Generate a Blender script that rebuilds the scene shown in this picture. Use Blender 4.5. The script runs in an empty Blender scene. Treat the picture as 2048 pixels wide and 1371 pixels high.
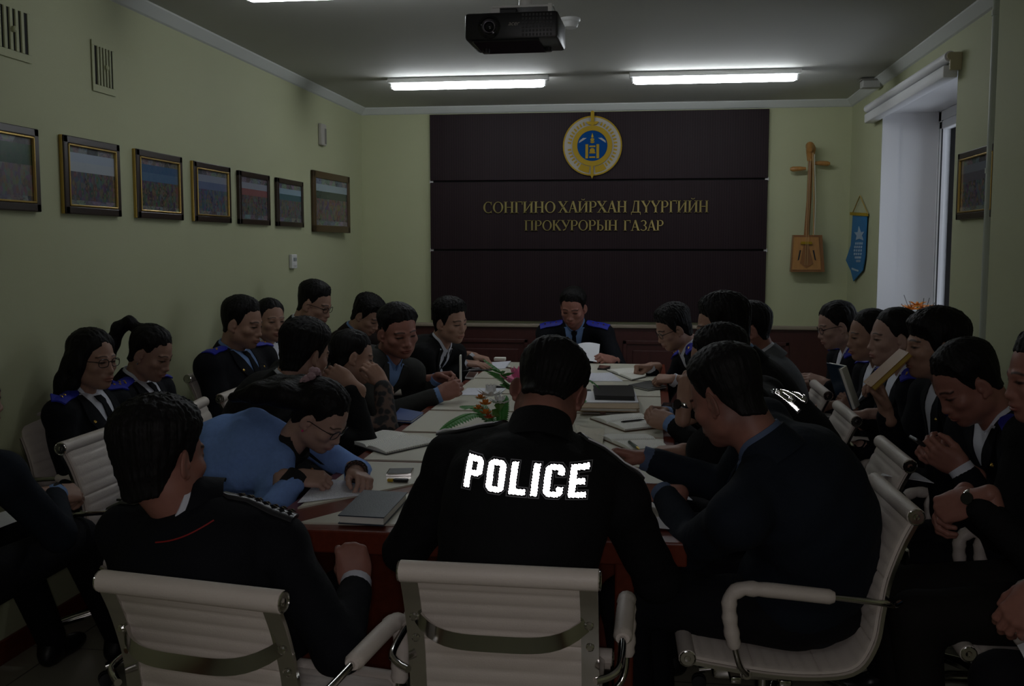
import bpy, bmesh, math, random
import numpy as np
from mathutils import Vector, Matrix
from mathutils.bvhtree import BVHTree
random.seed(5)
SC = bpy.context.scene
COL = SC.collection
PI = math.pi

# ------------------------------------------------------------------ camera, light, exposure
FPX, HC = 2050.0, 1.55
PHI = math.atan(190 / FPX)
PSI = math.atan(276 / FPX * math.cos(PHI))
_F = np.array([-math.sin(PSI) * math.cos(PHI), math.cos(PSI) * math.cos(PHI), -math.sin(PHI)])
_R = np.array([math.cos(PSI), math.sin(PSI), 0.0])
_U = np.cross(_R, _F)
CAM = np.array([0.0, 0.0, HC])
cd = bpy.data.cameras.new('camera')
cam = bpy.data.objects.new('camera', cd)
COL.objects.link(cam)
cd.sensor_width = 36.0
cd.lens = 36.0 * FPX / 2048.0
cd.clip_start = 0.05
cam.matrix_world = Matrix(((_R[0], _U[0], -_F[0], 0), (_R[1], _U[1], -_F[1], 0), (_R[2], _U[2], -_F[2], HC), (0, 0, 0, 1)))
SC.camera = cam
SC.view_settings.view_transform = 'Standard'
SC.view_settings.look = 'None'
SC.view_settings.gamma = 1.0
SC.view_settings.use_curve_mapping = False
SC.view_settings.exposure = 0.28
SC.cycles.use_denoising = True

TUBE_L = 21.0          # ceiling tubes
SKY_L = 0.85           # overcast daylight outside the window
FLASH_W = 4.2          # weak on-camera flash

w = bpy.data.worlds.new('world')
SC.world = w
w.use_nodes = True
w.node_tree.nodes['Background'].inputs[0].default_value = (0.80, 0.88, 1.0, 1)
w.node_tree.nodes['Background'].inputs[1].default_value = SKY_L

fl = bpy.data.lights.new('camera_flash', 'AREA')
fl.shape = 'DISK'
fl.size = 0.09
fl.energy = FLASH_W
fl.color = (1.0, 0.93, 0.97)
flo = bpy.data.objects.new('camera_flash', fl)
COL.objects.link(flo)
m_ = cam.matrix_world.copy()
m_.translation = Vector(CAM - _F * 0.03)
flo.matrix_world = m_


def at(u, v, **k):
    """World point where the sight line through a photograph pixel meets a real plane x=, y= or z= of the room."""
    d = _F + _R * (u - 1024) / FPX - _U * (v - 685.5) / FPX
    (a, val), = k.items()
    i = 'xyz'.index(a)
    return CAM + (val - CAM[i]) / d[i] * d


# ------------------------------------------------------------------ materials
def lin(c):
    c = c / 255.0
    return c / 12.92 if c <= 0.04045 else ((c + 0.055) / 1.055) ** 2.4


def rgb(r, g, b):
    return (lin(r), lin(g), lin(b), 1.0)


_mats = {}


def mat(name, col, rough=0.6, metal=0.0, noise=0.0, nscale=20.0, bump=0.0, bscale=60.0, stretch=None, spec=0.5, sheen=0.0):
    if name in _mats:
        return _mats[name]
    m = bpy.data.materials.new(name)
    m.use_nodes = True
    nt = m.node_tree
    b = nt.nodes['Principled BSDF']
    b.inputs['Base Color'].default_value = col
    b.inputs['Roughness'].default_value = rough
    b.inputs['Metallic'].default_value = metal
    b.inputs['Specular IOR Level'].default_value = spec
    if sheen:
        b.inputs['Sheen Weight'].default_value = sheen
    if noise or bump:
        tc = nt.nodes.new('ShaderNodeTexCoord')
        mp = nt.nodes.new('ShaderNodeMapping')
        nt.links.new(tc.outputs['Object'], mp.inputs[0])
        if stretch:
            mp.inputs['Scale'].default_value = stretch
        if noise:
            n = nt.nodes.new('ShaderNodeTexNoise')
            n.inputs['Scale'].default_value = nscale
            n.inputs['Detail'].default_value = 5
            nt.links.new(mp.outputs[0], n.inputs[0])
            mx = nt.nodes.new('ShaderNodeMix')
            mx.data_type = 'RGBA'
            mx.inputs[6].default_value = tuple(x * (1 - noise) for x in col[:3]) + (1,)
            mx.inputs[7].default_value = tuple(min(1, x * (1 + noise)) for x in col[:3]) + (1,)
            nt.links.new(n.outputs[0], mx.inputs[0])
            nt.links.new(mx.outputs[2], b.inputs['Base Color'])
        if bump:
            n2 = nt.nodes.new('ShaderNodeTexNoise')
            n2.inputs['Scale'].default_value = bscale
            n2.inputs['Detail'].default_value = 4
            nt.links.new(mp.outputs[0], n2.inputs[0])
            bp = nt.nodes.new('ShaderNodeBump')
            bp.inputs['Strength'].default_value = bump
            bp.inputs['Distance'].default_value = 0.01
            nt.links.new(n2.outputs[0], bp.inputs['Height'])
            nt.links.new(bp.outputs[0], b.inputs['Normal'])
    _mats[name] = m
    return m


def emis(name, col, s):
    m = bpy.data.materials.new(name)
    m.use_nodes = True
    b = m.node_tree.nodes['Principled BSDF']
    b.inputs['Base Color'].default_value = (.8, .8, .8, 1)
    b.inputs['Emission Color'].default_value = col
    b.inputs['Emission Strength'].default_value = s
    return m


M_WALL = mat('wall_paint', (0.465, 0.485, 0.30, 1), .75, noise=.03, nscale=3, bump=.05, bscale=150)
M_CEIL = mat('ceiling_paint', (0.50, 0.50, 0.46, 1), .8, noise=.04, nscale=2, bump=.05, bscale=80)
M_CORN = mat('cornice_paint', (0.58, 0.60, 0.57, 1), .7)
M_WHITE = mat('white_paint', (0.78, 0.78, 0.80, 1), .6)
M_PLAST = mat('white_plastic', (0.75, 0.75, 0.74, 1), .4)
M_PIPE = mat('pipe_paint', (0.44, 0.48, 0.41, 1), .5)
M_FLOOR = None
M_CHROME = mat('chrome', (0.62, 0.60, 0.58, 1), .12, 1.0)
M_CREAM = mat('cream_leather', (0.66, 0.59, 0.53, 1), .5, noise=.05, nscale=12, bump=.12, bscale=260)
M_BLACKP = mat('black_plastic', (0.012, 0.012, 0.014, 1), .4)
M_GLOSSB = mat('black_gloss', (0.01, 0.01, 0.012, 1), .08)
M_WOOD = mat('table_red_wood', (0.135, 0.025, 0.011, 1), .3, spec=.3, noise=.35, nscale=7, stretch=(8, 1, 8))
M_TOP = mat('table_cream_laminate', (0.62, 0.60, 0.50, 1), .35, noise=.03, nscale=6)
M_WAIN = mat('wainscot_wood', (0.055, 0.014, 0.012, 1), .4, noise=.3, nscale=6, stretch=(6, 6, 1))
M_GOLD = mat('gold', (0.62, 0.42, 0.10, 1), .3, 1.0)
M_GOLDP = mat('gold_paint', (0.36, 0.235, 0.012, 1), .6, spec=.2)
M_SILV = mat('silver_paint', (0.38, 0.36, 0.33, 1), .6, spec=.2)
M_BLUE = mat('blue_enamel', (0.001, 0.05, 0.20, 1), .7, spec=.1)
M_PAPER = mat('paper', (0.80, 0.80, 0.84, 1), .7)
M_PAGE = mat('page', (0.78, 0.77, 0.70, 1), .7)
M_DARKHOLE = mat('vent_dark', (0.012, 0.012, 0.012, 1), .9)
M_HAIR = mat('black_hair', (0.0075, 0.0066, 0.0068, 1), .58, bump=.3, bscale=120, stretch=(1, 1, .12), spec=.16)
M_SHIRT = mat('white_shirt', (0.66, 0.68, 0.76, 1), .8)
M_SHIRTB = mat('light_blue_shirt', (0.16, 0.27, 0.52, 1), .8)
M_TIE = mat('dark_tie', (0.006, 0.007, 0.010, 1), .85, spec=.12)
M_EPA = mat('blue_shoulder_board', (0.012, 0.02, 0.36, 1), .6)
M_LENS = None


def ruled(name, base, ink, lines=22, amount=.5):
    m = bpy.data.materials.new(name)
    m.use_nodes = True
    nt = m.node_tree
    b = nt.nodes['Principled BSDF']
    b.inputs['Roughness'].default_value = .7
    tc = nt.nodes.new('ShaderNodeTexCoord')
    wv = nt.nodes.new('ShaderNodeTexWave')
    wv.bands_direction = 'Y'
    wv.inputs['Scale'].default_value = lines / 6.28 * 2
    nz = nt.nodes.new('ShaderNodeTexNoise')
    nz.inputs['Scale'].default_value = 45
    nz.inputs['Detail'].default_value = 3
    nt.links.new(tc.outputs['UV'], wv.inputs[0])
    nt.links.new(tc.outputs['UV'], nz.inputs[0])
    mu = nt.nodes.new('ShaderNodeMath')
    mu.operation = 'MULTIPLY'
    nt.links.new(wv.outputs[1], mu.inputs[0])
    nt.links.new(nz.outputs[0], mu.inputs[1])
    rp = nt.nodes.new('ShaderNodeValToRGB')
    rp.color_ramp.elements[0].position = .38
    rp.color_ramp.elements[1].position = .52
    rp.color_ramp.elements[0].color = base
    rp.color_ramp.elements[1].color = tuple(base[i] * (1 - amount) + ink[i] * amount for i in range(3)) + (1,)
    nt.links.new(mu.outputs[0], rp.inputs[0])
    nt.links.new(rp.outputs[0], b.inputs['Base Color'])
    return m


M_WRIT = ruled('handwritten_page', (.78, .77, .70, 1), (.10, .12, .2, 1), 22, .55)
M_WRITB = ruled('handwritten_sheet', (.78, .79, .86, 1), (.08, .1, .25, 1), 26, .6)


def skin_mat(name, col):
    m = bpy.data.materials.new(name)
    m.use_nodes = True
    nt = m.node_tree
    b = nt.nodes['Principled BSDF']
    b.inputs['Roughness'].default_value = .5
    b.inputs['Specular IOR Level'].default_value = .35
    at_ = nt.nodes.new('ShaderNodeAttribute')
    at_.attribute_name = 'tint'
    n = nt.nodes.new('ShaderNodeTexNoise')
    n.inputs['Scale'].default_value = 30
    mx0 = nt.nodes.new('ShaderNodeMix')
    mx0.data_type = 'RGBA'
    mx0.inputs[6].default_value = tuple(x * .88 for x in col[:3]) + (1,)
    mx0.inputs[7].default_value = tuple(x * 1.1 for x in col[:3]) + (1,)
    nt.links.new(n.outputs[0], mx0.inputs[0])
    mx = nt.nodes.new('ShaderNodeMix')
    mx.data_type = 'RGBA'
    mx.blend_type = 'MULTIPLY'
    mx.inputs[0].default_value = 1
    nt.links.new(mx0.outputs[2], mx.inputs[6])
    nt.links.new(at_.outputs[0], mx.inputs[7])
    nt.links.new(mx.outputs[2], b.inputs['Base Color'])
    return m


M_SKIN = [skin_mat('skin_warm', (.36, .205, .148, 1)), skin_mat('skin_ruddy', (.315, .140, .106, 1)), skin_mat('skin_fair', (.44, .275, .222, 1))]
_cl = {}


def cloth(col, name, rough=.85):
    if name not in _cl:
        _cl[name] = mat('cloth_' + name, col, rough, noise=.12, nscale=90, bump=.25, bscale=35, spec=.2)
    return _cl[name]


NAVY = cloth((.0052, .0058, .0090, 1), 'navy_uniform')
BLACK = cloth((.0058, .0058, .0066, 1), 'black_suit')
DKBLUE = cloth((.0085, .0125, .021, 1), 'dark_blue_suit')
GREY = cloth((.035, .036, .034, 1), 'grey_suit')
LGREY = cloth((.10, .105, .115, 1), 'light_grey_suit')
POLICE = cloth((.0055, .0056, .0068, 1), 'police_jacket')
CARDI = cloth((.20, .34, .72, 1), 'blue_cardigan')
PANTS = cloth((.0065, .0065, .009, 1), 'dark_trousers')
BROWNP = cloth((.012, .0105, .009, 1), 'brown_trousers')


# ------------------------------------------------------------------ mesh helpers
def link(name, me, parent=None, m=None, smooth=False):
    o = bpy.data.objects.new(name, me)
    COL.objects.link(o)
    if m is not None:
        if not me.materials:
            me.materials.append(m)
    if smooth:
        me.polygons.foreach_set('use_smooth', [True] * len(me.polygons))
    if parent is not None:
        o.parent = parent
    return o


class MB:
    """Collects boxes, tubes, lofts in one vertex/face list."""

    def __init__(s):
        s.v, s.f, s.uv = [], [], None

    def add(s, V, F):
        b = len(s.v)
        s.v += [tuple(map(float, p)) for p in V]
        s.f += [tuple(int(i) + b for i in q) for q in F]
        return s

    def box(s, c, d, R=None, bev=0.0):
        c = np.array(c, float)
        hx, hy, hz = np.array(d, float) / 2
        bm = bmesh.new()
        bmesh.ops.create_cube(bm, size=1)
        for v in bm.verts:
            v.co = Vector((v.co.x * 2 * hx, v.co.y * 2 * hy, v.co.z * 2 * hz))
        if bev > 0:
            bmesh.ops.bevel(bm, geom=bm.edges[:], offset=min(bev, .45 * min(d)), segments=2, profile=.5, affect='EDGES')
        bm.verts.index_update()
        V = np.array([v.co[:] for v in bm.verts])
        F = [[v.index for v in f.verts] for f in bm.faces]
        bm.free()
        if R is not None:
            V = V @ np.array(R, float).T
        return s.add(V + c, F)

    def tube(s, pts, r, n=10, caps=True, sx=1.0, closed=False, upv=None):
        pts = [np.array(p, float) for p in pts]
        N = len(pts)
        rr = [r] * N if np.isscalar(r) else list(r)
        V, F = [], []
        pu = None
        for i, p in enumerate(pts):
            if closed:
                t = pts[(i + 1) % N] - pts[i - 1]
            else:
                t = pts[min(i + 1, N - 1)] - pts[max(i - 1, 0)]
            t = t / (np.linalg.norm(t) + 1e-12)
            if pu is None:
                u = np.array(upv, float) if upv is not None else (np.array([0, 0, 1.0]) if abs(t[2]) < .9 else np.array([1.0, 0, 0]))
            else:
                u = pu
            u = u - t * (u @ t)
            u /= np.linalg.norm(u) + 1e-12
            pu = u
            q = np.cross(t, u)
            for k in range(n):
                a = 2 * PI * k / n
                V.append(p + rr[i] * (math.cos(a) * u + sx * math.sin(a) * q))
        for i in range(N if closed else N - 1):
            j = (i + 1) % N
            for k in range(n):
                F.append((i * n + k, i * n + (k + 1) % n, j * n + (k + 1) % n, j * n + k))
        if caps and not closed:
            F.append(tuple(range(n))[::-1])
            F.append(tuple((N - 1) * n + k for k in range(n)))
        return s.add(V, F)

    def lathe(s, prof, c=(0, 0, 0), n=20, R=None):
        V, F = [], []
        for (r, z) in prof:
            for k in range(n):
                a = 2 * PI * k / n
                V.append((r * math.cos(a), r * math.sin(a), z))
        for i in range(len(prof) - 1):
            for k in range(n):
                F.append((i * n + k, i * n + (k + 1) % n, (i + 1) * n + (k + 1) % n, (i + 1) * n + k))
        F.append(tuple(range(n))[::-1])
        F.append(tuple((len(prof) - 1) * n + k for k in range(n)))
        V = np.array(V)
        if R is not None:
            V = V @ np.array(R, float).T
        return s.add(V + np.array(c, float), F)

    def prism(s, poly, axis_o, ax, ay, az, depth):
        """Extrude a simple 2D polygon (ax, ay plane) by depth along az."""
        o, ax, ay, az = [np.array(t, float) for t in (axis_o, ax, ay, az)]
        n = len(poly)
        V = [o + ax * p[0] + ay * p[1] for p in poly] + [o + ax * p[0] + ay * p[1] + az * depth for p in poly]
        F = [tuple(range(n))[::-1], tuple(range(n, 2 * n))] + [(i, (i + 1) % n, n + (i + 1) % n, n + i) for i in range(n)]
        return s.add(V, F)

    def build(s, name, m, parent=None, smooth=False, loc=None):
        V = np.array(s.v)
        if loc is not None:
            V = V - np.array(loc)
        me = bpy.data.meshes.new(name)
        me.from_pydata(V.tolist(), [], s.f)
        me.update()
        o = link(name, me, parent, m)
        if smooth:
            for p in me.polygons:
                p.use_smooth = True
            try:
                me.set_sharp_from_angle(angle=math.radians(40))
            except Exception:
                pass
        if loc is not None and parent is None:
            o.location = loc
        return o


def tag(o, label=None, cat=None, group=None, kind=None):
    if label:
        o['label'] = label
    if cat:
        o['category'] = cat
    if group:
        o['group'] = group
    if kind:
        o['kind'] = kind
    return o


def empty(name, loc, label=None, cat=None, group=None, yaw=0.0):
    o = bpy.data.objects.new(name, None)
    o.empty_display_size = .1
    COL.objects.link(o)
    o.location = loc
    o.rotation_euler = (0, 0, yaw)
    return tag(o, label, cat, group)


def kids(o):
    return [c for c in _children.get(o.name, [])]


def struct(o, label=None):
    o['kind'] = 'structure'
    if label:
        o['label'] = label
    return o


def uv_planar(o, ax, ay, lo, hi):
    me = o.data
    uv = me.uv_layers.new(name='uv')
    for l in me.loops:
        c = me.vertices[l.vertex_index].co
        uv.data[l.index].uv = ((c[ax] - lo[0]) / (hi[0] - lo[0]), (c[ay] - lo[1]) / (hi[1] - lo[1]))


# ------------------------------------------------------------------ room shell
XL, XR, YB, YF, ZC = -2.39, 1.55, 8.40, -1.6, 2.70
WY0, WY1, WZ0, WZ1, WD = 5.60, 7.33, 0.86, 2.46, 0.365


def floor_mat():
    m = bpy.data.materials.new('floor_tile')
    m.use_nodes = True
    nt = m.node_tree
    b = nt.nodes['Principled BSDF']
    b.inputs['Roughness'].default_value = .3
    tc = nt.nodes.new('ShaderNodeTexCoord')
    br = nt.nodes.new('ShaderNodeTexBrick')
    br.offset = 0
    br.inputs['Color1'].default_value = (.36, .34, .26, 1)
    br.inputs['Color2'].default_value = (.33, .31, .24, 1)
    br.inputs['Mortar'].default_value = (.14, .13, .11, 1)
    br.inputs['Scale'].default_value = 1
    br.inputs['Mortar Size'].default_value = .004
    br.inputs['Brick Width'].default_value = .45
    br.inputs['Row Height'].default_value = .45
    nt.links.new(tc.outputs['Object'], br.inputs[0])
    nt.links.new(br.outputs[0], b.inputs['Base Color'])
    return m


M_FLOOR = floor_mat()
struct(MB().box(((XL + XR) / 2, (YB + YF) / 2, -.05), (XR - XL + .4, YB - YF + .4, .1)).build('floor', M_FLOOR))
struct(MB().box(((XL + XR) / 2, (YB + YF) / 2, ZC + .05), (XR - XL + .4, YB - YF + .4, .1)).build('ceiling', M_CEIL))
struct(MB().box((XL - .05, (YB + YF) / 2, ZC / 2), (.1, YB - YF, ZC)).build('wall_left', M_WALL))
struct(MB().box(((XL + XR) / 2, YB + .05, ZC / 2), (XR - XL + .2, .1, ZC)).build('wall_back', M_WALL))
struct(MB().box(((XL + XR) / 2, YF - .05, ZC / 2), (XR - XL + .2, .1, ZC)).build('wall_front', M_WALL))
wr = MB()
for (y0, y1, z0, z1) in ((YF, WY0, 0, ZC), (WY1, YB, 0, ZC), (WY0, WY1, 0, WZ0), (WY0, WY1, WZ1, ZC)):
    wr.box((XR + .05, (y0 + y1) / 2, (z0 + z1) / 2), (.1, y1 - y0, z1 - z0))
struct(wr.build('wall_right', M_WALL))
# deep white window reveal
rv = MB()
rv.box((XR + .1 + (WD - .1) / 2, WY1 + .04, (WZ0 + WZ1) / 2), (WD - .1 + .16, .08, WZ1 - WZ0 + .16))
rv.box((XR + .1 + (WD - .1) / 2, WY0 - .04, (WZ0 + WZ1) / 2), (WD - .1 + .16, .08, WZ1 - WZ0 + .16))
rv.box((XR + .1 + (WD - .1) / 2, (WY0 + WY1) / 2, WZ1 + .04), (WD - .1 + .16, WY1 - WY0, .08))
rv.box((XR + .058, WY1 - .004, (WZ0 + WZ1) / 2), (.112, .008, WZ1 - WZ0))
rv.box((XR + .058, WY0 + .004, (WZ0 + WZ1) / 2), (.112, .008, WZ1 - WZ0))
rv.box((XR + .058, (WY0 + WY1) / 2, WZ1 - .004), (.112, WY1 - WY0, .008))
struct(rv.build('trim_1', M_WHITE), 'white plastered window reveal')
# pilaster edge near the pipe
struct(MB().box((XR - .03, 4.35, ZC / 2), (.06, .9, ZC)).build('trim_2', M_WALL), 'shallow wall pilaster beside the heating pipe')
# window: frame, mullions, panes
win = empty('window_1', (XR + WD, (WY0 + WY1) / 2, WZ0))
struct(win)
wx = XR + WD + .03
fr = MB()
fw = .07
fr.box((wx, WY0 + fw / 2, (WZ0 + WZ1) / 2), (.06, fw, WZ1 - WZ0), bev=.006)
fr.box((wx, WY1 - fw / 2, (WZ0 + WZ1) / 2), (.06, fw, WZ1 - WZ0), bev=.006)
fr.box((wx, (WY0 + WY1) / 2, WZ0 + fw / 2), (.06, WY1 - WY0, fw), bev=.006)
fr.box((wx, (WY0 + WY1) / 2, WZ1 - fw / 2), (.06, WY1 - WY0, fw), bev=.006)
fr.build('window_frame', M_WHITE, win, loc=win.location)
for k, (y0, y1) in enumerate(((WY0 + fw, (WY0 + WY1) / 2 - .02), ((WY0 + WY1) / 2 + .02, WY1 - fw))):
    sb = MB()
    for yy in (y0 + .03, y1 - .03):
        sb.box((wx - .015, yy, (WZ0 + WZ1) / 2), (.05, .055, WZ1 - WZ0 - 2 * fw), bev=.006)
    for zz in (WZ0 + fw + .03, WZ1 - fw - .03):
        sb.box((wx - .015, (y0 + y1) / 2, zz), (.05, y1 - y0, .055), bev=.006)
    sb.build('sash', M_WHITE, win, loc=win.location)
    gk = MB()
    for yy in (y0 + .002, y1 - .002, y0 + .060, y1 - .060):
        gk.box((wx - .037, yy, (WZ0 + WZ1) / 2), (.008, .006, WZ1 - WZ0 - 2 * fw))
    gk.build('gasket', M_BLACKP, win, loc=win.location)
    gm = bpy.data.materials.get('window_glass')
    if not gm:
        gm = bpy.data.materials.new('window_glass')
        gm.use_nodes = True
        nt = gm.node_tree
        nt.nodes.remove(nt.nodes['Principled BSDF'])
        tr = nt.nodes.new('ShaderNodeBsdfTransparent')
        gl = nt.nodes.new('ShaderNodeBsdfGlossy')
        gl.inputs['Roughness'].default_value = .02
        mx = nt.nodes.new('ShaderNodeMixShader')
        fz = nt.nodes.new('ShaderNodeFresnel')
        fz.inputs['IOR'].default_value = 1.12
        nt.links.new(fz.outputs[0], mx.inputs[0])
        nt.links.new(tr.outputs[0], mx.inputs[1])
        nt.links.new(gl.outputs[0], mx.inputs[2])
        nt.links.new(mx.outputs[0], nt.nodes['Material Output'].inputs[0])
    MB().box((wx - .01, (y0 + y1) / 2, (WZ0 + WZ1) / 2), (.006, y1 - y0 - .1, WZ1 - WZ0 - 2 * fw - .1)).build('pane', gm, win, loc=win.location)
MB().box((XR + WD / 2 - .03, (WY0 + WY1) / 2, WZ0 - .02), (WD + .12, WY1 - WY0 + .06, .04), bev=.01).build('window_sill', M_WHITE, win, loc=win.location)
# cornice (cove trim)
cp = [(0, 0), (.052, 0), (.050, -.008), (.012, -.050), (0, -.056)]
struct(MB().prism(cp, (XL, YF, ZC), (1, 0, 0), (0, 0, 1), (0, 1, 0), YB - YF).build('trim_3', M_CORN), 'pale cornice along the left wall')
struct(MB().prism(cp, (XL, YB, ZC), (0, -1, 0), (0, 0, 1), (1, 0, 0), XR - XL).build('trim_4', M_CORN), 'pale cornice along the back wall')
struct(MB().prism(cp, (XR, YF, ZC), (-1, 0, 0), (0, 0, 1), (0, 1, 0), YB - YF).build('trim_5', M_CORN), 'pale cornice along the right wall')
struct(MB().box((XL + .008, (YB + YF) / 2, .045), (.016, YB - YF, .09), bev=.004).build('baseboard_left', M_WOOD))
struct(MB().box((XR - .008, (YB + YF) / 2, .045), (.016, YB - YF, .09), bev=.004).build('baseboard_right', M_WOOD))
# wainscot with raised panels
wa = empty('wainscot', ((XL + XR) / 2, YB - .03, 0))
struct(wa, 'dark red wooden wainscot with framed panels under the feature wall')
MB().box(((XL + XR) / 2, YB - .015, .45), (XR - XL, .03, .9)).build('backing_board', M_WAIN, wa, loc=wa.location)
MB().box(((XL + XR) / 2, YB - .028, .915), (XR - XL, .056, .03), bev=.008).build('cap_rail', mat('cap_rail', (.30, .25, .19, 1), .5), wa, loc=wa.location)
x = XL + .08
while x + .62 < XR:
    q = MB()
    x0, x1, z0, z1 = x, x + .62, .18, .80
    for (xa, xb, za, zb) in ((x0, x1, z0, z0 + .03), (x0, x1, z1 - .03, z1), (x0, x0 + .03, z0, z1), (x1 - .03, x1, z0, z1)):
        q.box(((xa + xb) / 2, YB - .036, (za + zb) / 2), (xb - xa, .014, zb - za), bev=.004)
    q.box(((x0 + x1) / 2, YB - .034, (z0 + z1) / 2), (.46, .01, .46), bev=.006)
    q.build('panel', M_WAIN, wa, loc=wa.location)
    x += .70
# dark feature panel of three boards
def ribbed(name, col):
    m = bpy.data.materials.new(name)
    m.use_nodes = True
    nt = m.node_tree
    b = nt.nodes['Principled BSDF']
    b.inputs['Roughness'].default_value = .55
    b.inputs['Specular IOR Level'].default_value = .18
    tc = nt.nodes.new('ShaderNodeTexCoord')
    wv = nt.nodes.new('ShaderNodeTexWave')
    wv.bands_direction = 'X'
    wv.inputs['Scale'].default_value = 16
    wv.inputs['Distortion'].default_value = .6
    nt.links.new(tc.outputs['Object'], wv.inputs[0])
    mx = nt.nodes.new('ShaderNodeMix')
    mx.data_type = 'RGBA'
    mx.inputs[6].default_value = tuple(c * .8 for c in col[:3]) + (1,)
    mx.inputs[7].default_value = tuple(c * 1.2 for c in col[:3]) + (1,)
    nt.links.new(wv.outputs[1], mx.inputs[0])
    nt.links.new(mx.outputs[2], b.inputs['Base Color'])
    return m


M_PANEL = ribbed('feature_panel_laminate', (.0185, .0095, .0120, 1))
fp = empty('wall_panel', ((-1.80 + .915) / 2, YB, .95), 'dark brown feature panel of three stacked boards behind the chairman', 'wall panel')
for (z0, z1) in ((.952, 1.525), (1.54, 2.085), (2.10, 2.635)):
    MB().box((-.443, YB - .025, (z0 + z1) / 2), (2.715, .03, z1 - z0), bev=.003).build('panel', M_PANEL, fp, loc=fp.location)
MB().box((-.443, YB - .006, 1.79), (2.70, .012, 1.68)).build('backing_board', M_DARKHOLE, fp, loc=fp.location)
for z in (1.532, 2.092):
    for xx in (-1.795, .91):
        MB().box((xx, YB - .012, z), (.03, .024, .03), bev=.004).build('bracket', M_PLAST, fp, loc=fp.location)

# ------------------------------------------------------------------ ceiling lamps
tm = emis('tube_glow', (.90, .95, 1.0, 1), TUBE_L)


tm2 = emis('tube_glow_old', (.90, .95, 1.0, 1), TUBE_L * .62)


def batten(x, y, label, on=None):
    o = empty('ceiling_light', (x, y, ZC), label, 'ceiling light', 'fluorescent battens on the ceiling')
    MB().box((x, y, ZC - .0175), (1.10, .075, .035), bev=.006).build('housing', M_PLAST, o, loc=o.location)
    t = [(x - .515, y, ZC - .055), (x - .50, y, ZC - .055), (x + .50, y, ZC - .055), (x + .515, y, ZC - .055)]
    MB().tube(t, [.02, .024, .024, .02], n=12).build('tube', on or tm, o, smooth=True, loc=o.location)
    for s in (-1, 1):
        MB().box((x + s * .528, y, ZC - .05), (.022, .042, .042), bev=.01).build('end_cap', M_PLAST, o, loc=o.location)


batten(-1.235, 6.96, 'glowing white fluorescent batten left of the projector above the feature panel')
batten(.40, 6.93, 'glowing white fluorescent batten on the right above the feature panel')
batten(-1.235, 4.42, 'glowing batten cut by the top edge of the picture, left of the projector', tm2)
tm3 = emis('fill_tube_glow', (.92, .95, 1.0, 1), TUBE_L * .45)
batten(-.40, -.30, 'added unseen fill batten behind the camera', tm3)  # unseen lamp, added to brighten the chair chrome and the near end
batten(.40, 4.40, 'ceiling batten above the right-hand row of chairs', M_PLAST)

# ------------------------------------------------------------------ implicit surfaces
class Field:
    def __init__(s, lo, hi, h):
        s.lo = np.array(lo, np.float32)
        s.h = float(h)
        n = np.ceil((np.array(hi) - np.array(lo)) / h).astype(int) + 1
        s.ax = [s.lo[i] + np.arange(n[i], dtype=np.float32) * np.float32(h) for i in range(3)]
        s.F = np.ones(tuple(n), np.float32)

    def clone(s):
        c = object.__new__(Field)
        c.lo, c.h, c.ax, c.F = s.lo, s.h, s.ax, s.F.copy()
        return c

    def region(s, lo, hi):
        sl = []
        for i in range(3):
            a = int(max(0, math.floor((lo[i] - s.lo[i]) / s.h)))
            b = int(min(len(s.ax[i]), math.ceil((hi[i] - s.lo[i]) / s.h) + 1))
            if b <= a:
                return None
            sl.append(slice(a, b))
        P = (s.ax[0][sl[0]][:, None, None], s.ax[1][sl[1]][None, :, None], s.ax[2][sl[2]][None, None, :])
        return tuple(sl), P

    def put(s, fn, lo, hi, k=.02, mode='u'):
        m = 1.6 * k + 3 * s.h
        r = s.region(np.array(lo) - m, np.array(hi) + m)
        if r is None:
            return s
        sl, P = r
        d = fn(P)
        A = s.F[sl]
        if mode == 'u':
            s.F[sl] = smin(A, d, k)
        elif mode == 's':
            s.F[sl] = -smin(-A, d, k)
        return s

    def ell(s, c, r, R=None, k=.02, mode='u'):
        c = np.array(c, np.float32)
        r = np.array(r, np.float32)
        ext = np.full(3, r.max()) if R is not None else r
        return s.put(lambda P: sd_ell(P, c, r, R), c - ext, c + ext, k, mode)

    def cone(s, a, b, ra, rb=None, k=.02, mode='u', flat=None):
        a = np.array(a, np.float32)
        b = np.array(b, np.float32)
        rb = ra if rb is None else rb
        m = max(ra, rb)
        return s.put(lambda P: sd_cone(P, a, b, ra, rb), np.minimum(a, b) - m, np.maximum(a, b) + m, k, mode)


def smin(a, b, k):
    h = np.clip(.5 + .5 * (b - a) / k, 0, 1)
    return b + (a - b) * h - k * h * (1 - h)


def sd_ell(P, c, r, R=None):
    x, y, z = P[0] - c[0], P[1] - c[1], P[2] - c[2]
    if R is not None:
        x, y, z = (R[0][i] * x + R[1][i] * y + R[2][i] * z for i in range(3))
    x, y, z = x / r[0], y / r[1], z / r[2]
    k0 = np.sqrt(x * x + y * y + z * z) + 1e-9
    x, y, z = x / r[0], y / r[1], z / r[2]
    k1 = np.sqrt(x * x + y * y + z * z) + 1e-9
    return k0 * (k0 - 1) / k1


def sd_cone(P, a, b, ra, rb):
    d = b - a
    L = float(d @ d) + 1e-12
    x, y, z = P[0] - a[0], P[1] - a[1], P[2] - a[2]
    h = np.clip((x * d[0] + y * d[1] + z * d[2]) / L, 0, 1)
    x, y, z = x - h * d[0], y - h * d[1], z - h * d[2]
    return np.sqrt(x * x + y * y + z * z) - (ra + (rb - ra) * h)


_tab = np.random.RandomState(3).rand(4096).astype(np.float32)


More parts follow.
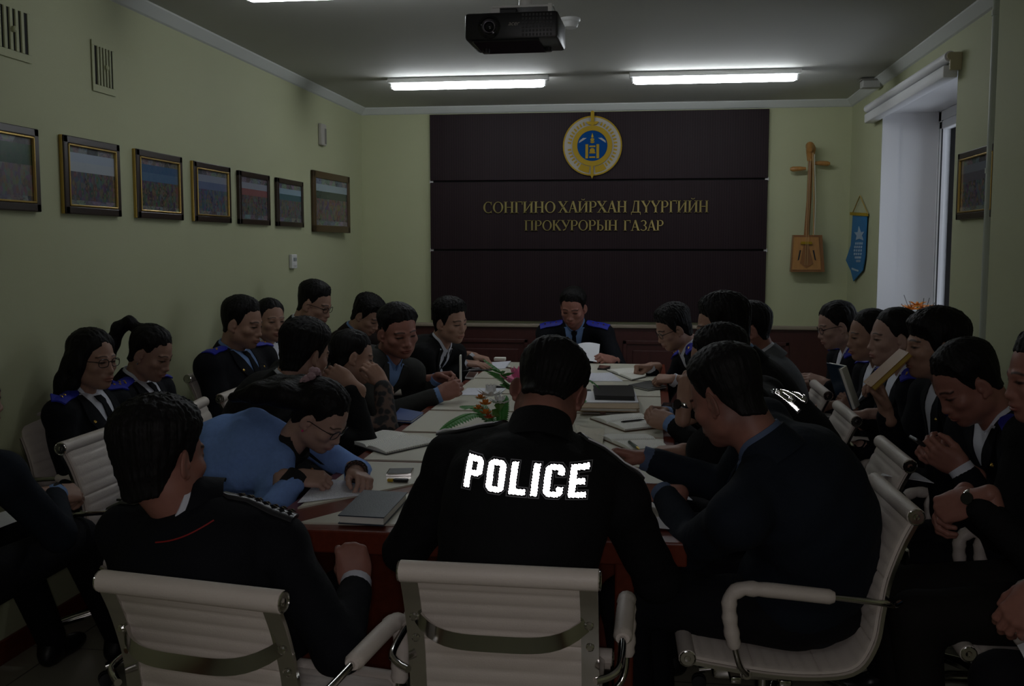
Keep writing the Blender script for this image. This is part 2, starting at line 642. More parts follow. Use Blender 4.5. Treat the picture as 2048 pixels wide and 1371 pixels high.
def vnoise(x, y, z):
    x, y, z = np.broadcast_arrays(x, y, z)
    xi, yi, zi = np.floor(x).astype(np.int64), np.floor(y).astype(np.int64), np.floor(z).astype(np.int64)
    xf, yf, zf = (x - xi), (y - yi), (z - zi)
    xf, yf, zf = (t * t * (3 - 2 * t) for t in (xf, yf, zf))

    def g(a, b, c):
        return _tab[((xi + a) * 73 + (yi + b) * 1291 + (zi + c) * 3571) & 4095]
    l0 = g(0, 0, 0) * (1 - xf) + g(1, 0, 0) * xf
    l1 = g(0, 1, 0) * (1 - xf) + g(1, 1, 0) * xf
    l2 = g(0, 0, 1) * (1 - xf) + g(1, 0, 1) * xf
    l3 = g(0, 1, 1) * (1 - xf) + g(1, 1, 1) * xf
    return ((l0 * (1 - yf) + l1 * yf) * (1 - zf) + (l2 * (1 - yf) + l3 * yf) * zf) * 2 - 1


_EDG = [(a, b) for a in range(8) for b in range(8) if a < b and bin(a ^ b).count('1') == 1]


def nets(fd):
    F = fd.F
    S = F < 0
    nx, ny, nz = F.shape
    any_ = np.zeros((nx - 1, ny - 1, nz - 1), np.int8)
    for c in range(8):
        i, j, k = c & 1, c >> 1 & 1, c >> 2 & 1
        any_ += S[i:nx - 1 + i, j:ny - 1 + j, k:nz - 1 + k]
    act = np.argwhere((any_ > 0) & (any_ < 8))
    idx = np.full(any_.shape, -1, np.int64)
    idx[tuple(act.T)] = np.arange(len(act))
    cv = np.stack([F[act[:, 0] + (c & 1), act[:, 1] + (c >> 1 & 1), act[:, 2] + (c >> 2 & 1)] for c in range(8)], 1)
    pos = np.zeros((len(act), 3))
    cnt = np.zeros(len(act))
    for a, b in _EDG:
        fa, fb = cv[:, a], cv[:, b]
        m = (fa < 0) != (fb < 0)
        t = np.where(m, fa / np.where(m, fa - fb, 1), 0)
        pa = np.array([a & 1, a >> 1 & 1, a >> 2 & 1])
        pb = np.array([b & 1, b >> 1 & 1, b >> 2 & 1])
        pos += m[:, None] * (pa + t[:, None] * (pb - pa))
        cnt += m
    V = fd.lo + fd.h * (act + pos / np.maximum(cnt, 1)[:, None])
    Q = []
    for ax in range(3):
        o = [1 if i != ax else 0 for i in range(3)]
        A = S[tuple(slice(o[i], F.shape[i] - 1) for i in range(3))]
        B = S[tuple(slice(o[i] + (1 if i == ax else 0), F.shape[i] - 1 + (1 if i == ax else 0)) for i in range(3))]
        e = np.argwhere(A != B) + np.array(o)
        s0 = S[tuple(e.T)]
        u, v = [(1, 2), (2, 0), (0, 1)][ax]
        du, dv = np.zeros(3, int), np.zeros(3, int)
        du[u], dv[v] = 1, 1
        q = np.stack([idx[tuple((e - du - dv).T)], idx[tuple((e - dv).T)], idx[tuple(e.T)], idx[tuple((e - du).T)]], 1)
        q = np.where(s0[:, None], q, q[:, ::-1])
        Q.append(q)
    Q = np.concatenate(Q)
    Q = Q[(Q >= 0).all(1)]
    return V, Q


def mesh_np(name, V, Q, smooth=True):
    me = bpy.data.meshes.new(name)
    me.vertices.add(len(V))
    me.vertices.foreach_set('co', np.asarray(V, np.float32).ravel())
    me.loops.add(Q.size)
    me.loops.foreach_set('vertex_index', np.asarray(Q, np.int32).ravel())
    me.polygons.add(len(Q))
    me.polygons.foreach_set('loop_start', np.arange(0, Q.size, Q.shape[1], dtype=np.int32))
    me.polygons.foreach_set('use_smooth', np.ones(len(Q), bool) if smooth else np.zeros(len(Q), bool))
    me.update(calc_edges=True)
    return me


# ------------------------------------------------------------------ canonical heads (local x = own right, y = face, z = up)
def head_field(fem):
    j = .9 if fem else 1.0
    f = Field((-.1, -.125, -.175), (.1, .13, .13), .0028)
    f.ell((0, -.014, .034), (.0745, .096, .082), k=.01)
    f.ell((0, .026, -.028), (.061, .062, .085), k=.03)
    f.ell((0, .034, -.074), (.050 * j, .046, .040), k=.03)
    f.ell((0, .066, -.099), (.021 * j, .018, .015), k=.022)
    f.ell((-.052 * j, .0, -.06), (.018, .03, .03), k=.03)
    f.ell((.052 * j, .0, -.06), (.018, .03, .03), k=.03)
    for s in (-1, 1):
        f.ell((s * .043, .053, -.027), (.022, .024, .018), k=.02)
        f.ell((s * .033, .104, -.001), (.019, .020, .0135), k=.012, mode='s')
        f.ell((s * .0325, .070, -.002), (.0150, .0145, .0125), k=.006)
        f.cone((s * .016, .083, .017), (s * .044, .073, .018), .0075 if not fem else .0055, .005, k=.014)
    f.cone((0, .080, .008), (0, .0965, -.036), .0075, .0100, k=.016)
    f.ell((0, .0965, -.0395), (.0115, .0100, .0085), k=.010)
    for s in (-1, 1):
        f.ell((s * .0140, .0855, -.043), (.0080, .010, .007), k=.008)
        f.ell((s * .0065, .0930, -.0505), (.0035, .004, .003), k=.004, mode='s')
    f.ell((0, .0815, -.064), (.026, .014, .014), k=.014)
    f.ell((0, .0915, -.0665), (.021, .0075, .0050), k=.005)
    f.ell((0, .0905, -.0755), (.018, .0075, .0055), k=.005)
    f.put(lambda P: sd_ell(P, (0, .0985, -.0708), (.024, .009, .0016)), (-.024, .088, -.075), (.024, .11, -.065), k=.003, mode='s')
    # ears
    for s in (-1, 1):
        a = math.radians(24)
        R = np.array([[math.cos(a), -s * math.sin(a), 0], [s * math.sin(a), math.cos(a), 0], [0, 0, 1]])
        t = math.radians(-12)
        T = np.array([[1, 0, 0], [0, math.cos(t), -math.sin(t)], [0, math.sin(t), math.cos(t)]])
        M = R @ T
        c = np.array([s * .0805, -.012, -.012])
        f.ell(c, (.0065, .0185, .0320), R=M, k=.008)
        f.ell(c + np.array([s * .009, .006, .002]), (.0065, .0115, .0205), R=M, k=.005, mode='s')
        f.ell((s * .076, .0, -.016), (.006, .007, .008), k=.006)
        f.ell((s * .0765, -.002, -.038), (.0055, .0075, .0085), k=.006)
    return f


HEADF = {False: head_field(False), True: head_field(True)}


def head_tint(V, fem, stubble=0.0):
    """Lips, brows, lashes and a shaved nape: colours of the skin itself, by place on the head."""
    x, y, z = V[:, 0], V[:, 1], V[:, 2]
    T = np.ones((len(V), 4), np.float32)
    ax = np.abs(x)
    fr = y > .05
    lip = np.clip(1.3 - np.sqrt((x / .024) ** 2 + ((z + .071) / .0115) ** 2), 0, .4) / .4 * fr * (y > .07)
    T[:, :3] *= 1 - lip[:, None] * np.array([.12, .42, .38]) * (.75 if fem else .6)
    bz = .0195 + .004 * (1 - ((ax - .028) / .02) ** 2)
    brow = np.clip(1 - np.abs(z - bz) / (.0048 if not fem else .0034), 0, 1) * (ax > .011) * (ax < .052) * fr
    T[:, :3] *= 1 - .86 * np.clip(brow * 1.6, 0, 1)[:, None]
    eye = np.clip(1.4 - np.sqrt(((ax - .0325) / .0155) ** 2 + ((z + .0025) / .0042) ** 2), 0, .5) / .5 * (y > .055)
    T[:, :3] *= 1 - .9 * eye[:, None]
    if stubble:
        b = np.clip((z + .11) / .05, 0, 1) * np.clip((-.0 - y) / .03, 0, 1) * (z < .03)
        T[:, :3] *= 1 - stubble * b[:, None] * np.array([.75, .7, .66])
    return T


# hair -----------------------------------------------------------------------------------------------
HAIRLINE = {
    'short': ([0, 40, 58, 72, 84, 100, 112, 140, 180], [.074, .068, .050, .0, -.012, .020, -.010, -.058, -.066]),
    'low': ([0, 40, 58, 72, 84, 100, 112, 140, 180], [.072, .064, .046, -.006, -.022, .016, -.022, -.078, -.090]),
    'fade': ([0, 40, 58, 72, 84, 100, 112, 140, 180], [.074, .066, .050, .022, .018, .032, .014, -.022, -.030]),
    'nape': ([0, 40, 58, 72, 84, 100, 112, 140, 180], [.074, .066, .050, .012, .004, .028, -.012, -.062, -.078]),
    'bangs': ([0, 40, 58, 72, 84, 100, 112, 140, 180], [.040, .030, .020, -.022, -.030, .008, -.030, -.075, -.082]),
    'back': ([0, 40, 58, 72, 84, 100, 112, 140, 180], [.078, .066, .044, .010, .004, .012, -.020, -.066, -.072]),
    'loose': ([0, 25, 45, 62, 76, 88, 104, 112, 140, 180], [.078, .064, .040, -.004, -.045, -.055, -.028, -.06, -.095, -.1]),
}


def hair_mesh(style):
    line, top, side, nz, lo, hi, h = {
        'short': ('short', .020, .009, .0045, (-.115, -.15, -.10), (.115, .125, .16), .0036),
        'spiky': ('nape', .017, .005, .0065, (-.115, -.15, -.10), (.115, .125, .16), .0032),
        'fade': ('nape', .022, .0042, .004, (-.115, -.15, -.10), (.115, .125, .16), .0036),
        'thick': ('low', .030, .015, .008, (-.12, -.155, -.10), (.12, .135, .17), .0036),
        'bangs': ('bangs', .030, .019, .006, (-.13, -.16, -.12), (.13, .14, .17), .004),
        'bun': ('back', .013, .008, .003, (-.12, -.22, -.12), (.12, .125, .16), .004),
        'pony': ('back', .014, .008, .003, (-.13, -.26, -.24), (.13, .125, .17), .0045),
        'tied': ('back', .016, .009, .003, (-.12, -.24, -.16), (.12, .125, .16), .0045),
        'long': ('loose', .016, .013, .004, (-.15, -.22, -.34), (.15, .13, .16), .005),
        'halfup': ('back', .018, .010, .004, (-.15, -.34, -.22), (.15, .13, .17), .005),
    }[style]
    f = Field(lo, hi, h)
    P = (f.ax[0][:, None, None], f.ax[1][None, :, None], f.ax[2][None, None, :])
    d = sd_ell(P, (0, -.014, .034), (.0745, .096, .082))
    d = smin(d, sd_ell(P, (0, .026, -.028), (.061, .062, .085)), .03)
    d = smin(d, sd_ell(P, (0, -.034, -.08), (.057, .056, .07)), .03)
    z = P[2] + 0 * d
    s = np.clip((z - .02) / .07, 0, 1)
    t = side + (top - side) * s * s * (3 - 2 * s)
    az = np.degrees(np.abs(np.arctan2(P[0], P[1] + .0))) + 0 * d
    zl = np.interp(az, *HAIRLINE[line])
    ang = np.arctan2(P[0], P[1] + .02) + 0 * d
    n = vnoise(ang * 22, (z + .3) * 14, np.sqrt(P[0] ** 2 + P[1] ** 2) * 40)
    n2 = vnoise(P[0] * 130, P[1] * 130, P[2] * 130)
    t = t * np.clip((z - zl) / .05, .2, 1) + .0045 * np.clip((az - 100) / 15, 0, 1) * np.clip((.0 - z) / .03, 0, 1)
    d = d - t - nz * (.45 * n + .4 * n2 * s)
    cut = (zl - z) * .75 - .0016 * n
    f.F = -smin(-d, -cut, .008)

    def strand(pts, rr, k=.02):
        for a, b, ra, rb in zip(pts[:-1], pts[1:], rr[:-1], rr[1:]):
            f.cone(a, b, ra, rb, k=k)
    if style == 'bun':
        f.ell((0, -.128, .03), (.044, .036, .042), k=.012)
        f.ell((0, -.14, .045), (.030, .024, .022), k=.008)
    if style == 'pony':
        strand([(0, -.105, .075), (0, -.155, .082), (.01, -.185, .04), (.012, -.19, -.04), (.01, -.18, -.13), (.0, -.165, -.2)], [.022, .026, .030, .032, .026, .010])
    if style == 'tied':
        strand([(0, -.10, .0), (0, -.145, -.005), (.0, -.165, -.05), (0, -.15, -.12)], [.03, .032, .03, .012])
    if style == 'long':
        for sx in (-1, 1):
            f.ell((sx * .080, -.012, -.008), (.020, .036, .048), k=.02)
        for sx in (-1, -.4, .4, 1):
            strand([(sx * .06, -.055, .0), (sx * .074, -.085, -.10), (sx * .082, -.098, -.2), (sx * .078, -.10, -.30)], [.036, .036, .03, .014])
        for sx in (-1, 1):
            strand([(sx * .072, .01, -.02), (sx * .078, -.025, -.1), (sx * .08, -.07, -.2)], [.014, .02, .016])
    if style == 'halfup':
        f.ell((0, -.1, .07), (.04, .03, .03), k=.02)
        for sx in (-1, -.4, .4, 1):
            strand([(sx * .055, -.07, .03), (sx * .068, -.14, -.0), (sx * .075, -.22, -.06), (sx * .075, -.29, -.14)], [.04, .042, .036, .016])
    if style in ('pony', 'long', 'halfup', 'tied'):
        P2 = (P[0] * 160, P[1] * 30, P[2] * 30)
        f.F = f.F - .0035 * vnoise(*P2)
    V, Q = nets(f)
    me = mesh_np('hair_' + style, V, Q)
    me.materials.append(M_HAIR)
    return me


_hairs = {}


def hair(style):
    if style not in _hairs:
        _hairs[style] = hair_mesh(style)
    return _hairs[style]


# hands (right hand: y = fingers, z = back of hand, thumb towards -x) ------------------------------------
HPOSE = {'relax': (24, 34, 22, .35), 'flat': (8, 10, 6, .0), 'fist': (72, 92, 50, 1.0), 'hold': (48, 58, 30, .8), 'write': (42, 62, 38, .95), 'curl': (38, 48, 30, .5)}
_hands = {}


def hand(pose):
    if pose in _hands:
        return _hands[pose]
    a1, a2, a3, tc = HPOSE[pose]
    f = Field((-.085, -.075, -.105), (.075, .195, .05), .0029)
    f.cone((0, -.045, 0), (0, .0, 0), .0255, .026, k=.01)
    f.ell((0, .045, 0), (.042, .056, .0155), k=.02)
    kx = [-.0285, -.0095, .0095, .0275]
    ky = [.086, .091, .088, .080]
    L = [.076, .084, .078, .060]
    for i in range(4):
        f.cone((kx[i] * .5, .012, .001), (kx[i], ky[i], .002), .011, .0098, k=.010)
        p = np.array([kx[i], ky[i], .002])
        ang = 0
        r = [.0096, .0086, .0078, .0066] if i < 3 else [.0085, .0076, .007, .006]
        sp = kx[i] * 1.1
        for jn, (fr_, da) in enumerate(zip((.45, .31, .24), (a1, a2, a3))):
            ang += math.radians(da * (1 + .06 * i))
            q = p + L[i] * fr_ * np.array([sp * (1 - .8 * tc), math.cos(ang), -math.sin(ang)])
            f.cone(p, q, r[jn], r[jn + 1], k=.004)
            p = q
    t0 = np.array([-.024, .016, -.006])
    t1 = np.array([-.046 + .012 * tc, .048, -.016 - .012 * tc])
    t2 = np.array([-.062 + .034 * tc, .076, -.022 - .022 * tc])
    t3 = np.array([-.070 + .056 * tc, .098, -.027 - .026 * tc])
    f.cone(t0, t1, .0165, .0125, k=.012)
    f.cone(t1, t2, .0115, .0100, k=.004)
    f.cone(t2, t3, .0098, .0075, k=.004)
    _hands[pose] = nets(f)
    return _hands[pose]


# ------------------------------------------------------------------ people
def frame(yaw, pitch=0.0, roll=0.0):
    """Columns: own right, forward, up. yaw 0 looks down the room, 90 to the window wall; pitch > 0 bows; roll > 0 tips to own right."""
    a, p, r = map(math.radians, (yaw, pitch, roll))
    f0 = np.array([math.sin(a), math.cos(a), 0])
    r0 = np.array([math.cos(a), -math.sin(a), 0])
    u0 = np.array([0, 0, 1.0])
    f1 = math.cos(p) * f0 - math.sin(p) * u0
    u1 = math.cos(p) * u0 + math.sin(p) * f0
    r2 = math.cos(r) * r0 - math.sin(r) * u1
    u2 = math.cos(r) * u1 + math.sin(r) * r0
    return np.stack([r2, f1, u2], 1)


def unit(v):
    v = np.array(v, float)
    return v / (np.linalg.norm(v) + 1e-12)


def mat4(R, t, s=(1, 1, 1)):
    M = Matrix.Identity(4)
    for i in range(3):
        for j in range(3):
            M[i][j] = float(R[i][j] * s[j])
        M[i][3] = float(t[i])
    return M


def bvh_of(V, Q):
    return BVHTree.FromPolygons([tuple(v) for v in np.asarray(V, float).tolist()], [tuple(q) for q in Q.tolist()])


def drape(bvh, o, ax, ay, dn, rows, nx=6, off=.004, th=.004, far=.6, jump=None):
    """Sheet laid onto a surface. rows: [(t, xl, xr)...] along ay; each sample is shot along dn onto the surface and lifted by off."""
    o, ax, ay, dn = (np.array(t, float) for t in (o, ax, ay, dn))
    V = []
    last = None
    for (t, xl, xr) in rows:
        for i in range(nx):
            xx = xl + (xr - xl) * i / (nx - 1)
            p = o + ax * xx + ay * t - dn * far
            hit = bvh.ray_cast(Vector(p), Vector(dn), far * 2)
            if hit[0] is not None:
                dd = hit[3]
                if jump is not None and last is not None and abs(dd - last) > jump:
                    dd = last
                last = dd
            else:
                dd = last if last is not None else far
            V.append(p + dn * (dd - off))
    n = len(V)
    V = V + [v + dn * th for v in V]
    F = []
    m = len(rows)
    for r in range(m - 1):
        for i in range(nx - 1):
            a = r * nx + i
            F.append((a, a + 1, a + nx + 1, a + nx))
            F.append((n + a, n + a + nx, n + a + nx + 1, n + a + 1))
    rim = [i for i in range(nx)] + [r * nx + nx - 1 for r in range(1, m)] + [(m - 1) * nx + i for i in range(nx - 2, -1, -1)] + [r * nx for r in range(m - 2, 0, -1)]
    for a, b in zip(rim, rim[1:] + rim[:1]):
        F.append((a, n + a, n + b, b))
    return V, F


def sheet(name, VF, m, parent, loc):
    q = MB()
    q.add(*VF)
    o = q.build(name, m, parent, loc=loc)
    bm = bmesh.new()
    bm.from_mesh(o.data)
    bmesh.ops.recalc_face_normals(bm, faces=bm.faces)
    bm.to_mesh(o.data)
    bm.free()
    for p in o.data.polygons:
        p.use_smooth = True
    try:
        o.data.set_sharp_from_angle(angle=math.radians(50))
    except Exception:
        pass
    return o


SHOE = None


def shoe_mesh():
    f = Field((-.06, -.12, -.01), (.06, .21, .13), .006)
    f.ell((0, .085, .03), (.046, .10, .034), k=.02)
    f.ell((0, -.03, .04), (.036, .065, .045), k=.03)
    f.cone((0, -.04, .06), (0, -.045, .11), .040, .042, k=.03)
    P = f.ax[2][None, None, :]
    f.F = np.maximum(f.F, -P - .0 + 0 * f.F)
    V, Q = nets(f)
    me = mesh_np('shoe', V, Q)
    me.materials.append(mat('shoe_leather', (.008, .008, .009, 1), .35))
    return me


class Person:
    pass


def person(label, head, hd=(0, 10, 0), yaw=0.0, lean=.10, side=0.0, fem=False, skin=0, style='short', size=1.0,
           jacket=NAVY, shirt=None, tie=None, board=None, stars=0, pants=PANTS, glasses=False, hands=None, res=.0125,
           wid=1.0, open_v=.22, collar=True, pz=.57, knee=None, stubble=0, fold=0.0, watch=None, badge=False, lapel=True,
           cuff=None, hunch=.06, legs=True, seat=None, shoulder_drop=(0, 0), earring=None, foot=None, bulk=1.0, neck=.160, nb=None, fat=1.0):
    pr = Person()
    Hc = np.array(head, float)
    HR = frame(*hd)
    TB = frame(yaw)                    # horizontal body frame
    r0, f0, u0 = TB[:, 0], TB[:, 1], TB[:, 2]
    hs = size * (.95 if fem else 1.0)
    TL = frame(yaw, 25 + lean * 60)
    nk = np.array([0, -.035, -neck]) * hs
    Nb = Hc + .55 * (HR @ nk) + .45 * (TL @ nk)
    if nb is not None:
        Nb = np.array(nb, float)
    if seat is not None:
        Pv = np.array([seat[0], seat[1], pz])
    else:
        Pv = np.array([Nb[0], Nb[1], 0]) - f0 * lean - r0 * side
        Pv[2] = pz
    up = unit(Nb - Pv)
    fw = unit(f0 - up * (f0 @ up))
    rt = np.cross(fw, up)
    pr.up, pr.fw, pr.rt, pr.Nb, pr.Pv, pr.Hc, pr.HR = up, fw, rt, Nb, Pv, Hc, HR
    root_loc = np.array([Pv[0], Pv[1], 0.0])
    s = size * (.92 if fem else 1.0) * wid
    SW = .185 * s
    S = {}
    for i, sg in (('R', 1), ('L', -1)):
        dr = shoulder_drop[0 if i == 'R' else 1]
        S[i] = Nb + rt * sg * SW - up * (.062 + dr) + fw * (.012 + hunch * .35)
    # ---- arms: two-bone
    UA, FA = .285 * size * (.94 if fem else 1), .255 * size * (.94 if fem else 1)
    W, E, HD, HN, HP = {}, {}, {}, {}, {}
    hands = hands or {}
    for i, sg in (('R', 1), ('L', -1)):
        hspec = hands.get(i)
        if hspec is None:
            ctr = Pv + f0 * .30 + rt * sg * .075 + u0 * .12
            hd_ = unit(f0 * .6 - r0 * sg * .75 - u0 * .3)
            hn_ = unit(u0 + f0 * .3)
            pose, eh = 'curl', None
        else:
            ctr, hd_, hn_, pose = hspec[:4]
            eh = hspec[4] if len(hspec) > 4 else None
            hd_, hn_ = unit(hd_), unit(hn_)
        ctr = np.array(ctr, float)
        wr_ = ctr - hd_ * .075
        v = wr_ - S[i]
        L = np.linalg.norm(v)
        mx = (UA + FA) * .985
        if L > mx:                      # lean the shoulder into the reach, then stretch a little
            S[i] = S[i] + unit(v) * min(L - mx, .09)
            v = wr_ - S[i]
            L = np.linalg.norm(v)
        k_ = max(1.0, L / ((UA + FA) * .985))
        a_, b_ = UA * k_, FA * k_
        ca = np.clip((a_ * a_ + L * L - b_ * b_) / (2 * a_ * L), -1, 1)
        hint = np.array(eh, float) if eh is not None else (r0 * sg * .45 - u0 * .9 - f0 * .35)
        d_ = unit(v)
        hp = unit(hint - d_ * (hint @ d_))
        E[i] = S[i] + d_ * a_ * ca + hp * a_ * math.sqrt(max(0, 1 - ca * ca))
        W[i], HD[i], HN[i], HP[i] = wr_, hd_, hn_, pose
    pr.S, pr.E, pr.W = S, E, W
    # ---- skin: head + neck (one implicit surface), hands, and the arms that join them
    fd = HEADF[fem].clone()
    sc = np.array([hs * (1.0 if not fem else .97) * fat, hs, hs])
    nb_l = (HR.T @ (Nb - up * .02 - Hc)) / sc
    rn = .052 if not fem else .043
    fd.cone((0, -.022, -.052), nb_l, rn, rn * 1.12, k=.022)
    fd.cone((0, -.052, -.03), nb_l + np.array([0, -.012, 0]), .034, rn * .95, k=.03)
    V, Q = nets(fd)
    T = head_tint(V, fem, stubble)
    Vw = (V * sc) @ HR.T + Hc
    Vs, Qs, Ts = [Vw], [Q], [T]
    nv = len(Vw)
    for i, sg in (('R', 1), ('L', -1)):
        hv, hq = hand(HP[i])
        hv = hv * (1.0 if not fem else .9) * size
        if sg < 0:
            hv = hv * np.array([-1, 1, 1])
            hq = hq[:, ::-1]
        y_ = HD[i]
        z_ = unit(HN[i] - y_ * (HN[i] @ y_))
        x_ = np.cross(y_, z_)
        hw = hv @ np.stack([x_, y_, z_], 0) + W[i]
        Vs.append(hw)
        Qs.append(hq + nv)
        Ts.append(np.ones((len(hw), 4), np.float32))
        nv += len(hw)
        q = MB().tube([W[i] - y_ * .055, W[i] - unit(W[i] - E[i]) * .09, E[i], S[i], Nb - up * .06], [.022, .03, .035, .04, .04], n=8)
        tv = np.array(q.v)
        tq = np.array([t for t in q.f if len(t) == 4])
        Vs.append(tv)
        Qs.append(tq + nv)
        Ts.append(np.ones((len(tv), 4), np.float32))
        nv += len(tv)
    cc = [Nb, Pv + u0 * .20 - f0 * (.02 + hunch), Nb - up * .18 - fw * (.02 + hunch), Pv]
    bz = [(1 - t) ** 3 * cc[3] + 3 * t * (1 - t) ** 2 * cc[1] + 3 * t * t * (1 - t) * cc[2] + t ** 3 * cc[0] for t in (1, .75, .5, .25, 0)]
    q = MB().tube(bz, [.045, .06, .06, .06, .06], n=10)
    tv, tq = np.array(q.v), np.array([t for t in q.f if len(t) == 4])
    Vs.append(tv)
    Qs.append(tq + nv)
    Ts.append(np.ones((len(tv), 4), np.float32))
    V = np.concatenate(Vs) - root_loc
    Q = np.concatenate(Qs)
    me = mesh_np('person', V, Q)
    me.materials.append(M_SKIN[skin])
    ca_ = me.color_attributes.new('tint', 'FLOAT_COLOR', 'POINT')
    ca_.data.foreach_set('color', np.concatenate(Ts).astype(np.float32).ravel())
    root = link('person', me)
    root.location = root_loc
    tag(root, label, 'person')
    pr.root, pr.loc = root, root_loc
    # ---- jacket / top
    allp = np.array([Nb, Pv, S['R'], S['L'], E['R'], E['L'], W['R'], W['L']])
    lo, hi = allp.min(0) - .22 - hunch, allp.max(0) + .22 + hunch
    lo[2] = max(lo[2], .40)
    fd = Field(lo, hi, res)
    bw = wid * size * (.93 if fem else 1.0)
    mid = (Pv + Nb) / 2
    c0 = Pv
    c3 = Nb
    c1 = Pv + u0 * .20 - f0 * (.02 + hunch)
    c2 = Nb - up * .18 - fw * (.02 + hunch)
    for t, a, b, c in ((0, .172, .128, .12), (.16, .172, .130, .12), (.32, .168, .130, .12), (.48, .172, .128, .12), (.63, .180, .122, .12), (.77, .178, .112, .10), (.88, .125, .088, .07)):
        p = (1 - t) ** 3 * c0 + 3 * t * (1 - t) ** 2 * c1 + 3 * t * t * (1 - t) * c2 + t ** 3 * c3
        tg = unit(3 * (1 - t) ** 2 * (c1 - c0) + 6 * t * (1 - t) * (c2 - c1) + 3 * t * t * (c3 - c2))
        fy = unit(f0 - tg * (f0 @ tg))
        R = np.stack([np.cross(fy, tg), fy, tg], 1)
        fd.ell(p, (a * bw, b * bw * bulk, c), R=R, k=.04)
    if fem:
        for sg in (1, -1):
            fd.ell(Nb - up * .205 + fw * .068 + rt * sg * .062, (.062, .052, .065), k=.05)
    fd.cone(Nb - up * .085 + rt * SW * .6, Nb - up * .085 - rt * SW * .6, .068 * bw, k=.04)
    for i, sg in (('R', 1), ('L', -1)):
        fd.cone(Nb - up * .020 + rt * sg * .045 - fw * .008, S[i] + up * .008, .050 * bw, .056 * bw, k=.03)
        fd.ell(S[i], np.array([.062, .062, .062]) * bw, k=.03)
        fd.cone(S[i], E[i], .060 * bw, .050 * bw, k=.03)
        we = W[i] - unit(W[i] - E[i]) * .035
        fd.cone(E[i], we, .051 * bw, .041 * size, k=.02)
    if fold:
        P = (fd.ax[0][:, None, None], fd.ax[1][None, :, None], fd.ax[2][None, None, :])
        n = vnoise(P[0] * 9 + 3 * P[2], P[1] * 9, P[2] * 26 - 8 * P[0]) + .5 * vnoise(P[0] * 30, P[1] * 24, P[2] * 40 + 20 * P[0])
        fd.F = fd.F + fold * n
    V, Q = nets(fd)
    pr.bvh = bvh_of(V, Q)
    jm = mesh_np('jacket', V - root_loc, Q)
    link('jacket' if jacket is not CARDI else 'cardigan', jm, root, jacket)
    # ---- collar
    na = unit(Hc + HR @ (np.array([0, -.03, -.08]) * hs) - Nb)
    nf = unit(fw - na * (fw @ na))
    nr = np.cross(nf, na)
    rc = (.060 if not fem else .052) * size

    def ring(name, m, r0_, r1_, z0_, z1_, gap, th=.006, dip=.02):
        Vv, Ff = [], []
        N = 26
        for k in range(N + 1):
            a = math.radians(90 + gap + (360 - 2 * gap) * k / N)
            c_, s_ = math.cos(a), math.sin(a)
            dp = dip * max(0, s_) ** 2
            for (rr, zz) in ((r0_, z0_), (r1_, z1_), (r1_ - th, z1_), (r0_ - th, z0_)):
                Vv.append(Nb + (nr * c_ + nf * s_ * 1.08) * rr + na * (zz - dp))
        for k in range(N):
            for e in range(4):
                a, b = k * 4 + e, k * 4 + (e + 1) % 4
                Ff.append((a, b, b + 4, a + 4))
        Ff.append((0, 1, 2, 3))
        Ff.append((N * 4 + 3, N * 4 + 2, N * 4 + 1, N * 4))
        return sheet(name, (Vv, Ff), m, root, root_loc)
    if shirt is not None:
        ring('shirt_collar', shirt, rc + .016, rc + .004, -.03, .050, 9, th=.005, dip=.045)
    if collar:
        ring('jacket_collar', jacket, rc + .034, rc + .013, -.035, .036 if shirt is not None else .048, 38 if shirt is not None else 14, th=.008, dip=.06)
    # ---- shirt front, tie, lapels: laid on the chest
    o = Nb - up * .0
    if shirt is not None and open_v > 0:
        rows = [(-t, -.066 * (1 - t / open_v) - .008, .066 * (1 - t / open_v) + .008) for t in np.linspace(-.005, open_v, 10)]
        sheet('shirt_front', drape(pr.bvh, o, rt, up, -fw, rows, 7, .006, .004, far=.16, jump=.035), shirt, root, root_loc)
        if tie is not None:
            rows = [(-t, -w_, w_) for t, w_ in ((.015, .020), (.035, .022), (.05, .013), (.06, .014), (open_v * .6, .024), (open_v, .028))]
            sheet('necktie', drape(pr.bvh, o, rt, up, -fw, rows, 4, .013, .006, far=.16, jump=.035), tie, root, root_loc)
        if lapel:
            for sg in (1, -1):
                rows = []
                for t in np.linspace(.0, open_v + .02, 8):
                    xi = sg * (.067 * (1 - t / (open_v + .02)) + .002)
                    wd = .012 + .052 * math.sin(PI * min(1, (t + .03) / (open_v + .05)))
                    rows.append((-t, xi, xi + sg * wd))
                sheet('lapel', drape(pr.bvh, o, rt, up, -fw, rows, 4, .011, .006, far=.16, jump=.035), jacket, root, root_loc)
    if badge:
        for sg, t, xx in ((1, .115, .085), (-1, .115, .085), (-1, .20, .10)):
            h_ = pr.bvh.ray_cast(Vector(o + rt * sg * xx - up * t + fw * .2), Vector(-fw))
            if h_[0] is not None:
                c_ = np.array(h_[0]) + fw * .008
                q = MB()
                rr = .010 if t < .15 else .017
                V2 = [c_ + (rt * math.cos(a) + up * math.sin(a)) * rr * (1 if k % 2 == 0 else .72) for k, a in enumerate(np.linspace(0, 2 * PI, 16, endpoint=False))]
                q.add(V2 + [c_ + fw * .008], [(k, (k + 1) % 16, 16) for k in range(16)] + [tuple(range(16))[::-1]])
                q.build('badge', M_GOLD, root, loc=root_loc)
